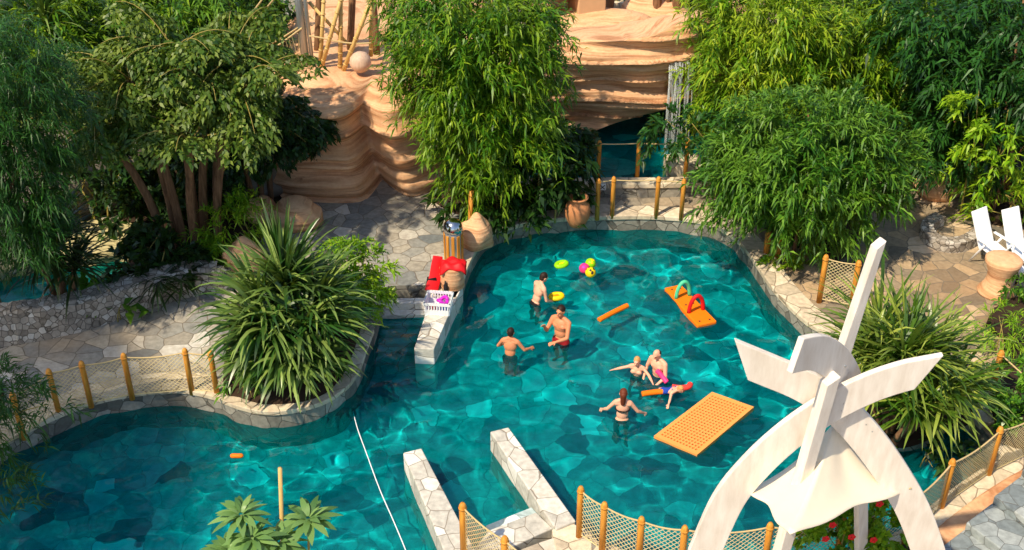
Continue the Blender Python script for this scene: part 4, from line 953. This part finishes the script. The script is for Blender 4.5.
# ---------------------------------------------------------------- things on and round the pool
def floatmat():
    A, Bc, Cc, D = (G(x, y, .07) for x, y in [(654, 436), (712, 392), (754, 407), (697, 455)])
    o = (A+Bc+Cc+D)/4; base = Vector((o.x, o.y, 0)); mb = MB()
    def at(u, v, z): q = (A*(1-u)+Bc*u)*(1-v)+(D*(1-u)+Cc*u)*v; return (q.x-base.x, q.y-base.y, z)
    nu, nv, h = 22, 14, .20
    for i in range(nu):
        for j in range(nv):
            u0, u1, v0, v1 = i/nu, (i+1)/nu, j/nv, (j+1)/nv
            a, b, c, d = u0+(u1-u0)*h, u1-(u1-u0)*h, v0+(v1-v0)*h, v1-(v1-v0)*h
            edge = i in (0, nu-1) or j in (0, nv-1); z = .075
            if edge: mb.add([at(u0, v0, z), at(u1, v0, z), at(u1, v1, z), at(u0, v1, z)], [(0, 3, 2, 1)]); continue
            vs = [at(u0, v0, z), at(u1, v0, z), at(u1, v1, z), at(u0, v1, z), at(a, c, z), at(b, c, z), at(b, d, z), at(a, d, z), at(a, c, .0), at(b, c, .0), at(b, d, .0), at(a, d, .0)]
            mb.add(vs, [(0, 4, 5, 1), (1, 5, 6, 2), (2, 6, 7, 3), (3, 7, 4, 0), (4, 8, 9, 5), (5, 9, 10, 6), (6, 10, 11, 7), (7, 11, 8, 4), (8, 11, 10, 9)])
    c = [at(0, 0, .075), at(1, 0, .075), at(1, 1, .075), at(0, 1, .075), at(0, 0, -.02), at(1, 0, -.02), at(1, 1, -.02), at(0, 1, -.02)]
    mb.add(c, [(0, 1, 5, 4), (1, 2, 6, 5), (2, 3, 7, 6), (3, 0, 4, 7), (4, 5, 6, 7)])
    ob = mb.build('float_mat', M['peach']); ob.location = base
    tag(ob, 'large apricot foam mat with rows of small holes floating near the star', 'pool float')
floatmat()
# orange board with two hoops
c = [G(664.5, 287.5, .09), G(681, 284, .09), G(717, 321, .09), G(697.5, 325.5, .09)]; o = sum(c, Vector())/4
t = thing('float_board', 'thick orange float board with a mint hoop and a red hoop near the far bank', 'pool float', (o.x, o.y, .0))
mb = MB(); mb.prism([(q.x-o.x, q.y-o.y) for q in c], -.03, .09); mb.build('board', M['orange'], t, bevel=.025)
for (u, m) in ((.30, 'teal'), (.68, 'red')):
    a = c[0].lerp(c[3], u)-Vector((o.x, o.y, 0)); b = c[1].lerp(c[2], u)-Vector((o.x, o.y, 0)); a, b = a.lerp(b, .12), a.lerp(b, .88); mid = (a+b)/2; r = (b-a)/2
    MB().tube([mid+r*math.cos(w)+Vector((0, 0, .40*math.sin(w)-.01)) for w in np.linspace(0, PI, 17)], .045, 8).build('hoop', M[m], t, True)['label'] = 'mint green hoop' if m == 'teal' else 'red hoop'
for u, v in ((.08, .3), (.1, .75), (.5, .3), (.5, .7), (.92, .25), (.93, .75)):  # dark discs painted in for the shade inside small holes
    q = c[0].lerp(c[3], u).lerp(c[1].lerp(c[2], u), v)-Vector((o.x, o.y, 0)); mb = MB(); mb.tube([q-Vector((0, 0, .01)), q+Vector((0, 0, .004))], .025, 8); mb.build('dark_hole_disc', M['dark'], t)
def noodle(label, pts, mat, r=.055, group=None):
    mb = MB(); mb.tube(smoothpath(pts, 5), r, 10); return tag(mb.build('pool_noodle', M[mat], None, True, .01), label, 'pool noodle', group)
noodle('orange pool noodle drifting alone between the red-shorts man and the hooped board', [G(599, 320, .04), G(613, 312.5, .04), G(627.5, 305.5, .04)], 'orange', .06)
noodle('orange pool noodle under the chest of the floating child', [G(642, 394, .05), G(656, 392, .05), G(672, 391, .05), G(684, 389, .05)], 'orange', .058)
noodle('coral red pool noodle bent past the head of the floating child', [G(672, 387, .10), G(680, 388, .10), G(688, 387, .10), G(690.5, 384, .10)], 'coral', .06)
noodle('pink pool noodle between the bald man and the floating child', [G(656.5, 370, .25), G(662, 376, .16), G(667, 382.5, .08)], 'pink', .055)
def ball(label, x, y, r, m1, m2, seed):
    p = G(x, y, r*.7); t = thing('beach_ball', label, 'ball', (p.x, p.y, 0)); mb = MB(); mb.ell((0, 0, r*.72), (r, r, r), 18, 12); mb.build('ball', M[m1], t, True)
    q = random.Random(seed)
    for k in range(9):
        u = Vector((q.gauss(0, 1), q.gauss(0, 1), abs(q.gauss(0, 1)))).normalized(); a = u.orthogonal().normalized(); b = u.cross(a); cc = Vector((0, 0, r*.72)); s = r*.25
        mb = MB(); mb.add([cc+(u*1.0+(a*math.cos(w)+b*math.sin(w))*.26).normalized()*r*1.012 for w in np.linspace(0, 2*PI, 7)[:-1]]+[cc+u*r*1.03], [(i, (i+1) % 6, 6) for i in range(6)]); mb.build('patch', M[m2], t)
ball('pink ball with pale purple patches, first of three touching beach balls', 584.5, 268.5, .125, 'pink', 'purple', 3)
ball('green ball with yellow patches, farthest of three touching beach balls', 590.5, 263.5, .125, 'lime', 'yellow', 4)
ball('yellow ball with dark patches, nearest of three touching beach balls', 590.5, 272.5, .125, 'yellow', 'dark', 6)
def toy(name, label, x, y, L_, W_, rz, m1, m2):
    p = G(x, y, .03); t = thing(name, label, 'pool toy', (p.x, p.y, 0), rz); mb = MB()
    mb.tube([(L_/2*math.cos(w), W_/2*math.sin(w), .06) for w in np.linspace(0, 2*PI, 21)], .06, 8); mb.build('ring', M[m1], t, True)
    mb = MB(); mb.ell((0, 0, .04), (L_*.42, W_*.42, .06), 14, 8); mb.build('seat', M[m2], t, True)
toy('swim_ring', 'small lime green ring float beside the beach balls', 561.5, 265.5, .26, .16, .6, 'lime', 'yellow')
toy('swim_ring', 'yellow ring float with orange middle in front of the boy in dark trunks', 556.5, 297.5, .26, .17, .25, 'yellow', 'orange')
p = G(237, 457, .02); mb = MB(); mb.cap((-.08, 0, .03), (.08, 0, .03), .045, .045, 8); ob = mb.build('small_float', M['orange'], None, True); ob.location = p; tag(ob, 'tiny orange float drifting alone on the left pool', 'float')
mb = MB(); mb.tube(smoothpath([G(x, y, .045) for x, y in [(353, 412), (358, 430), (366, 452), (380, 490), (394, 522), (408, 556), (420, 590)]], 4), .011, 6)
tag(mb.build('lane_rope', M['plastic'], None, True), 'thin white rope lying on the water from the island to the entry wall', 'rope')
# crate with toys on the stair wall
bx = G(439, 309, .42); t = thing('crate', 'white slatted plastic crate of bath toys on the stair wall', 'crate', (bx.x, bx.y, .42), -.12)
W_, D_, H_ = .58, .52, .30
mb = MB(); mb.box((0, 0, .015), (W_*.84, D_*.84, .03)); mb.build('bottom', M['plastic'], t)
mb = MB()
for s in (1, -1):
    mb.box((0, s*D_*.47, H_-.03), (W_, .03, .06)); mb.box((s*W_*.47, 0, H_-.03), (.03, D_, .06)); mb.box((0, s*D_*.44, .06), (W_*.9, .02, .12)); mb.box((s*W_*.44, 0, .06), (.02, D_*.9, .12))
    for k in range(9):
        u = (k-4)/4.6; mb.box((u*W_*.46, s*D_*.455, H_/2), (.025, .02, H_)); mb.box((s*W_*.455, u*D_*.46, H_/2), (.02, .025, H_))
mb.build('slatted_side', M['plastic'], t)
def small(name, label, cat, fn, mat, at_, rz=0):
    mb = MB(); fn(mb); ob = mb.build(name, M[mat], None, True); ob.location = at_; ob.rotation_euler = (0, 0, rz); return tag(ob, label, cat)
small('toy_ring', 'magenta toy ring in the white crate', 'toy', lambda m: m.tube([(.1*math.cos(w), .1*math.sin(w), .12+.04*math.sin(w*2)) for w in np.linspace(0, 2*PI, 17)], .04, 8), 'purple', (bx.x+.08, bx.y+.08, .47))
small('toy_block', 'sky blue toy in the white crate', 'toy', lambda m: m.box((0, 0, .07), (.2, .13, .14), 0, None, .85), 'blue', (bx.x+.11, bx.y-.13, .46))
small('toy_cup', 'coral toy cup in the white crate', 'toy', lambda m: m.lathe([(.05, 0), (.075, .12), (.06, .12), (.04, .02)], n=12), 'coral', (bx.x-.12, bx.y-.1, .46))
# things round the rock stump
st = [o for o in C.objects if o.name.startswith('rock_stump')][0]; sl_ = Vector(st.location)
nu_, nv_ = 15, 12; V = []
for i in range(nu_):
    for j in range(nv_):
        u, v = i/(nu_-1)*2-1, j/(nv_-1)*2-1; r2 = u*u+v*v
        V.append((sl_.x+.03+u*.29, sl_.y+v*.23, sl_.z+.645+.025*math.sin(u*6+v*3)+.02*math.sin(v*9)-.13*max(0, r2-.55)))
ob = grid_mesh('towel', np.array(V), nu_, nv_, M['red']); md = ob.modifiers.new('s', 'SOLIDIFY'); md.thickness = .03; tag(ob, 'crumpled red towel draped over the rock stump', 'towel')
a, b = G(431, 291, .42), P(438, 256, sl_.y+.2); a.y -= .05; a = Vector((a.x, a.y, .43)); pts = smoothpath([a, a.lerp(b, .35)+Vector((.03, .05, 0)), a.lerp(b, .7)+Vector((.02, .05, .04)), b], 5)
mb = ribbon_beam(pts, [.30-.006*k for k in range(len(pts))], .045, (b-a).normalized().cross(Vector((1, .3, 0))).normalized()); tag(mb.build('kickboard', M['red'], None, True, .015), 'long curved red board leaning against the rock stump', 'board')
q = G(437.5, 288, .42); small('bag', 'small black bag at the foot of the curved red board', 'bag', lambda m: m.box((0, 0, .13), (.26, .14, .26), .2, None, .7), 'black', q+Vector((-.12, .02, 0)))
q = G(446, 290, .42); small('bottle', 'dark bottle standing in front of the rock stump', 'bottle', lambda m: m.lathe([(.04, 0), (.045, .02), (.045, .2), (.02, .25), (.02, .3)], n=12), 'dark', q-Vector((0, .12, 0)))
# bin
q = G(454, 259, .42); t = thing('litter_bin', 'round litter bin with domed steel lid and honey wood slats', 'bin', q, .3)
mb = MB(); mb.lathe([(.19, 0), (.2, .02), (.2, .72), (.19, .74)], n=20); mb.build('body', M['steel'], t, True)
for k in range(10):
    w = 2*PI*k/10; mb = MB(); mb.box((.208*math.cos(w), .208*math.sin(w), .36), (.03, .07, .66), w); mb.build('slat', M['post'], t, bevel=.005)
mb = MB(); mb.lathe([(.21, .76), (.225, .77), (.225, .84), (.2, .93), (.14, 1.0), (.06, 1.03), (.01, 1.04)], n=20); mb.build('lid', M['chrome'], t, True)
mb = MB(); mb.lathe([(.16, .73), (.16, .77)], n=16); mb.build('neck', M['dark'], t)
# terracotta pot
q = G(577, 225, .42); t = thing('terracotta_pot', 'bulbous terracotta pot standing at the pool edge under the middle bamboo', 'pot', q)
mb = MB(); mb.lathe([(.17, 0), (.19, .02), (.29, .25), (.31, .42), (.27, .58), (.2, .66), (.2, .70), (.25, .74), (.25, .77), (.21, .77), (.17, .68), (.12, .6)], n=24); mb.build('vessel', M['terracotta'], t, True)
mb = MB(); mb.lathe([(.19, .62), (.1, .66), (.01, .67)], n=14); mb.build('earth', M['soil'], t, True)
# deck chairs and pedestal
def deck_chair(label, q, rz):
    t = thing('deck_chair', label, 'chair', q, rz, 'white deck chairs by the path')
    mb = MB(); Mx = Matrix.Rotation(rot(12), 3, 'X'); mb.box((0, -.03, .40), (.5, .56, .04), 0, Mx); mb.build('seat', M['plastic'], t, bevel=.015)
    Mb = Matrix.Rotation(rot(-28), 3, 'X'); mb = MB(); mb.box((0, .46, .78), (.5, .045, .88), 0, Mb); mb.build('backrest', M['plastic'], t, bevel=.02)
    for s in (1, -1):
        mb = MB(); mb.box((s*.28, .02, .62), (.07, .62, .035), 0, Matrix.Rotation(rot(4), 3, 'X')); mb.build('armrest', M['plastic'], t, bevel=.012)
        mb = MB(); mb.tube([(s*.27, -.30, 0), (s*.27, -.22, .62)], .025, 8); mb.build('leg', M['plastic'], t, True)
        mb = MB(); mb.tube([(s*.27, .42, 0), (s*.27, .20, .42), (s*.27, .10, .62)], .025, 8); mb.build('leg', M['plastic'], t, True)
    mb = MB(); mb.tube([(-.27, -.26, .3), (.27, -.26, .3)], .018, 6); mb.build('stretcher', M['plastic'], t, True)
deck_chair('white plastic deck chair directly behind the stone pedestal', G(992, 266), rot(32))
deck_chair('white plastic deck chair at the right edge, farther from the path', G(1020, 266), rot(24))
q = G(996, 293); mb = MB(); mb.lathe([(.44, 0), (.46, .06), (.42, .14), (.34, .3), (.31, .48), (.33, .62), (.38, .78), (.43, .9), (.44, 1.0), (.40, 1.05), (.25, 1.06), (.02, 1.05)], n=28)
v = np.array(mb.v); kk = 1+.06*noise2(v[:, 0]*2, v[:, 2]*7, 51)+.05*noise2(v[:, 1]*3, v[:, 0]*3, 52); v[:, :2] *= kk[:, None]; mb.v = [tuple(x*.86) for x in v]
ob = mb.build('pedestal', M['rock'], None, True); ob.location = q; tag(ob, 'waisted sandstone pedestal in front of the white deck chairs', 'pedestal')
band('garden_wall', [Vector((p.x, p.y, 0)) for p in smoothpath([G(x, y) for x, y in [(975, 236), (955, 246), (938, 244), (932, 234), (944, 226)]], 5)], .3, .3, .62, M['cladding'])
q = G(1017, 280, .46); t = thing('globe_lamp', 'white globe lamp on a short stem beside the stone pedestal', 'lamp', q); mb = MB(); mb.tube([(0, 0, -.1), (0, 0, .16)], .03, 8); mb.build('stem', M['dark'], t, True); mb = MB(); mb.ell((0, 0, .26), (.12, .12, .12), 16, 10); mb.build('globe', M['plastic'], t, True)
# stone block in the far pool and the little depth sign on its front wall
mb = MB(); q = G(683, 170, .66); mb.box((q.x, q.y, .3), (.9, .7, 1.3), .05); tag(mb.build('stone_block', M['coping'], None, False, .03), 'square pale stone block standing in the far pool', 'block')
q = G(602.5, 187, .5); yw = min(p.y for p in upper)-.05
t = thing('depth_sign', 'tiny square white sign with a dark cross on the far pool wall', 'sign', P(602.5, 187, 26.6)); sg = t.location
mb = MB(); mb.box((0, 0, 0), (.17, .02, .17)); mb.build('plate', M['plastic'], t)
mb = MB(); [mb.box((0, -.014, 0), (.16, .006, .018), 0, Matrix.Rotation(s*PI/4, 3, 'Y')) for s in (1, -1)]; mb.build('cross_mark', M['dark'], t)
# ---------------------------------------------------------------- on top of the cliff
CT = 2.95
def onc(x, y): return G(x, y, CT)
t = thing('bamboo_trellis', 'lashed trellis of crossing bamboo poles on top of the cliff', 'trellis', onc(335, 70)); o0 = t.location
for (x0, y0, x1, y1, dy, r) in [(320, 70, 324, -6, 0, .055), (321, 69, 343, -8, -.1, .055), (340, 75, 341, -8, 0, .06), (342, 74, 375, -10, -.1, .06), (309, 2, 350, 46, .15, .045), (371, 56, 371, -8, .1, .055)]:
    a = P(x0, y0, o0.y+dy); b_ = P(x1, y1, o0.y+dy); mb = MB(); mb.tube([a-o0, b_-o0], [r, r*.85], 8)
    for u in np.linspace(.12, .9, 6): p_ = (a-o0).lerp(b_-o0, u); d_ = (b_-a).normalized()*.012; mb.tube([p_-d_, p_+d_], r*1.15, 8)
    mb.build('pole', M['bamboo_pole'], t, True)
pr = smoothpath([P(x, y, o0.y-.12)-o0 for x, y in [(309, 36), (322, 38), (340, 42), (356, 43.5), (371, 43)]], 4); mb = MB(); mb.tube(pr, .022, 6); mb.build('rope', M['rope'], t, True)
q = onc(361, 72); mb = MB(); mb.ell((0, 0, .27), (.27, .27, .27), 22, 14); v = np.array(mb.v); v *= (1+.015*np.sin(v[:, 2:3]*70)); mb.v = [tuple(x) for x in v]; ob = mb.build('stone_ball', M['whiteedge'], None, True); ob.location = q; tag(ob, 'round pale stone ball beside the bamboo trellis on the cliff', 'ball')
q = onc(307, 70); t = thing('rope_bridge', 'rope suspension bridge with plank deck hung from a grey steel post', 'bridge', q)
for dx, r in ((0, .10), (.16, .05)):
    mb = MB(); mb.tube([(dx, 0, -.2), (dx-.08, 0, 3.4)], r, 10); mb.build('post', M['steel'], t, True)
E = P(228, 92, q.y+1.2)-q
for k in range(15):
    u = k/15; p_ = Vector((-.15, .1, -.1)).lerp(E, u)-Vector((0, 0, .5*u*(1-u))); mb = MB(); mb.box(p_, (.19, 1.0, .05), .3); mb.build('plank', M['bark'], t)
for (z0, z1, y) in ((3.1, 1.5, -.4), (2.6, 1.3, .5), (1.15, 1.0, -.4), (1.15, 1.0, .5)):
    a = Vector((0, y*.3, z0)); b_ = E+Vector((0, y, z1)); mb = MB(); mb.tube(smoothpath([a, a.lerp(b_, .5)-Vector((0, 0, .25)), b_], 6), .022, 6); mb.build('rope', M['rope'], t, True)
mb = MB()
for k in range(26):
    u = k/26; p_ = Vector((-.05, -.4, 0)).lerp(E+Vector((0, -.4, 0)), u)-Vector((0, 0, .5*u*(1-u)))
    p2 = Vector((-.05, -.4, 1.1)).lerp(E+Vector((0, -.4, 1.0)), min(1, u+.08))-Vector((0, 0, u*(1-u)));  p3 = Vector((-.05, -.4, 1.1)).lerp(E+Vector((0, -.4, 1.0)), max(0, u-.08))-Vector((0, 0, u*(1-u)))
    mb.tube([p_, p2], .007, 3, False); mb.tube([p_, p3], .007, 3, False)
mb.build('net', M['net'], t)
# tall dry stems behind the frame
for i, (x, y, l) in enumerate([(317, 62, 'thin brown trunk just behind the foot of the bamboo trellis'), (350, 58, 'dark slanting trunk behind the bamboo trellis, left of the stone ball'), (377, 60, 'dark trunk right of the stone ball on the cliff')]):
    a = onc(x, y-6); b_ = a+Vector((rnd.uniform(-.4, .4), .3, 4.5)); mb = MB(); mb.tube(smoothpath([a, a.lerp(b_, .5)+Vector((.1, 0, 0)), b_], 4), .09, 8); tag(mb.build('tree_trunk', M['bark'], None, True), l, 'trunk')
# ---------------------------------------------------------------- far background at the top
BZ = 2.2
slab('raised_terrace', [(480, 60), (520, 44), (600, 36), (700, 38), (760, 50), (900, 30), (900, -60), (300, -60), (420, 40)], .3, BZ, M['deck'], BZ)
def bk(x, y): return G(x, y, BZ)
q = bk(566, 36); t = thing('kiosk', 'tan plastered kiosk with open front behind the rock bridge', 'kiosk', q, .25)
for nm, c_, s_ in (('side_wall', (-.75, 0, .75), (.28, 1.2, 1.5)), ('side_wall', (.55, 0, .85), (.8, 1.2, 1.7)), ('back_wall', (-.1, .5, .7), (1.2, .2, 1.4)), ('counter', (-.15, -.35, .3), (1.0, .35, .6)), ('roof_slab', (-.1, 0, 1.72), (2.1, 1.5, .14))):
    mb = MB(); mb.box(c_, s_); mb.build(nm, M['tan'], t, bevel=.03)
q = bk(588, 32); t = thing('sunshade', 'white sunshade post with a small pale sign behind the kiosk', 'post', q); mb = MB(); mb.tube([(0, 0, 0), (-.05, 0, 3)], .07, 8); mb.build('post', M['plastic'], t, True); mb = MB(); mb.box((.3, -.05, 1.1), (.35, .03, .5), .3); mb.build('board', M['plastic'], t)
for x, y, l in [(594, 34, 'slender trunk between the kiosk and the flat-topped boulder'), (655, 26, 'mossy trunk at the foot of the far stone staircase'), (664, 24, 'dark trunk in the middle of the three by the far staircase'), (675, 26, 'reddish trunk nearest the yellow-green bamboo by the far staircase'), (607, 20, 'leaning trunk behind the flat-topped boulder')]:
    a = bk(x, y); b_ = a+Vector((rnd.uniform(-.3, .3), .2, 5)); mb = MB(); mb.tube(smoothpath([a-Vector((0, 0, .05)), a.lerp(b_, .5)+Vector((rnd.uniform(-.15, .15), 0, 0)), b_], 4), .13, 8); tag(mb.build('tree_trunk', M['bark'], None, True), l, 'trunk')
for k in range(7):
    a = bk(635, 16); mb = MB(); mb.box((a.x, a.y+.35*k, BZ+.09+.18*k), (1.9, .5, .18+.0*k)); tag(mb.build('stone_step', M['coping']), kind='structure')
b = bk(625, 10); leafy('shrub', 'dark shrub at the top edge behind the flat-topped boulder', 'shrub', bk(612, 14), [(612, 4, 0, .8, .5)], 'dark', 60, 5, .26, .07, .4, 3)
b = bk(690, 8); leafy('shrub', 'dark shrub beside the trunks by the far staircase', 'shrub', b, [(692, -2, 0, 1.0, .8), (678, 2, .5, .8, .6)], 'dark', 60, 5, .26, .07, .4, 3)
# blossoms of the near bush and the reddish sprigs of the shrub at the right edge
for nm, n_ in (('bush.001', 9),):
    bo = bpy.data.objects.get(nm)
    for (x, y, dy) in [(827, 518, -.45), (838, 512, -.4), (880, 505, -.35), (826, 540, -.6), (852, 538, -.6), (874, 541, -.5), (833, 526, -.5)]:
        c_ = P(x, y, bo.location.y+dy)-bo.location; mb = MB()
        for k in range(5):
            w = 2*PI*k/5; mb.ell(c_+Vector((.035*math.cos(w), .02, .035*math.sin(w))), (.03, .015, .03), 8, 5)
        mb.build('blossom', M['red'], bo, True)
# ---------------------------------------------------------------- light: sun through the glass roof, sky, unseen slats added to shade the left
w = bpy.data.worlds.new('world'); sc.world = w; w.use_nodes = True
nt = w.node_tree; bg = nt.nodes['Background']
sky = nt.nodes.new('ShaderNodeTexSky'); sky.sky_type = 'NISHITA'; sky.sun_disc = False
SUN = Vector((.43, .42, -.80)).normalized()
sky.sun_elevation = math.asin(-SUN.z); sky.sun_rotation = math.atan2(-SUN.x, -SUN.y)
nt.links.new(sky.outputs[0], bg.inputs[0]); bg.inputs[1].default_value = .165
sd = bpy.data.lights.new('sun', 'SUN'); sd.energy = 5.2; sd.angle = math.radians(1.2); sd.color = (1, .86, .64)
so = bpy.data.objects.new('sun', sd); C.objects.link(so); so.rotation_euler = SUN.to_track_quat('-Z', 'Y').to_euler(); so.location = (-30, -20, 40)
mb = MB()
y = -40.0
while y < 18:            # row of out-of-view slats, added only to half-block the sun on the left
    xr = -19 if y < 6 else -19-(y-6)*.75
    mb.box(((xr-62)/2, y, 24), (xr+62, .40, .06), 0); y += .5
tag(mb.build('shade_slats', M['tan']), kind='structure')
for o in bpy.data.objects:
    if o.name.startswith('pool_water'): o.cycles.is_caustics_caster = True
    elif o.name.startswith(('pool', 'entry', 'stair', 'pale')): o.cycles.is_caustics_receiver = True
sd.cycles.is_caustics_light = True
sc.view_settings.view_transform = 'Standard'; sc.view_settings.look = 'None'
sc.view_settings.exposure = .15; sc.view_settings.gamma = 1; sc.view_settings.use_curve_mapping = False
sc.cycles.max_bounces = 8; sc.cycles.transparent_max_bounces = 16; sc.cycles.caustics_reflective = False
sc.cycles.sample_clamp_indirect = 6

GR = {'boulder': 'boulders round the gardens', 'pool_noodle': 'foam pool noodles', 'beach_ball': 'beach balls floating together', 'swim_ring': 'small ring floats', 'tree_trunk': 'bare trunks behind the rocks',
      'rope_fence': 'rope fences round the pools', 'bamboo': 'bamboo clumps', 'umbrella_plant': 'umbrella-leaved plants', 'spiky_plant': 'spiky strap-leaved plants', 'shrub': 'garden shrubs', 'person': 'bathers in the pool'}
for o in C.objects:
    if o.parent is None and o.get('category') and o.name.split('.')[0] in GR: o['group'] = GR[o.name.split('.')[0]]
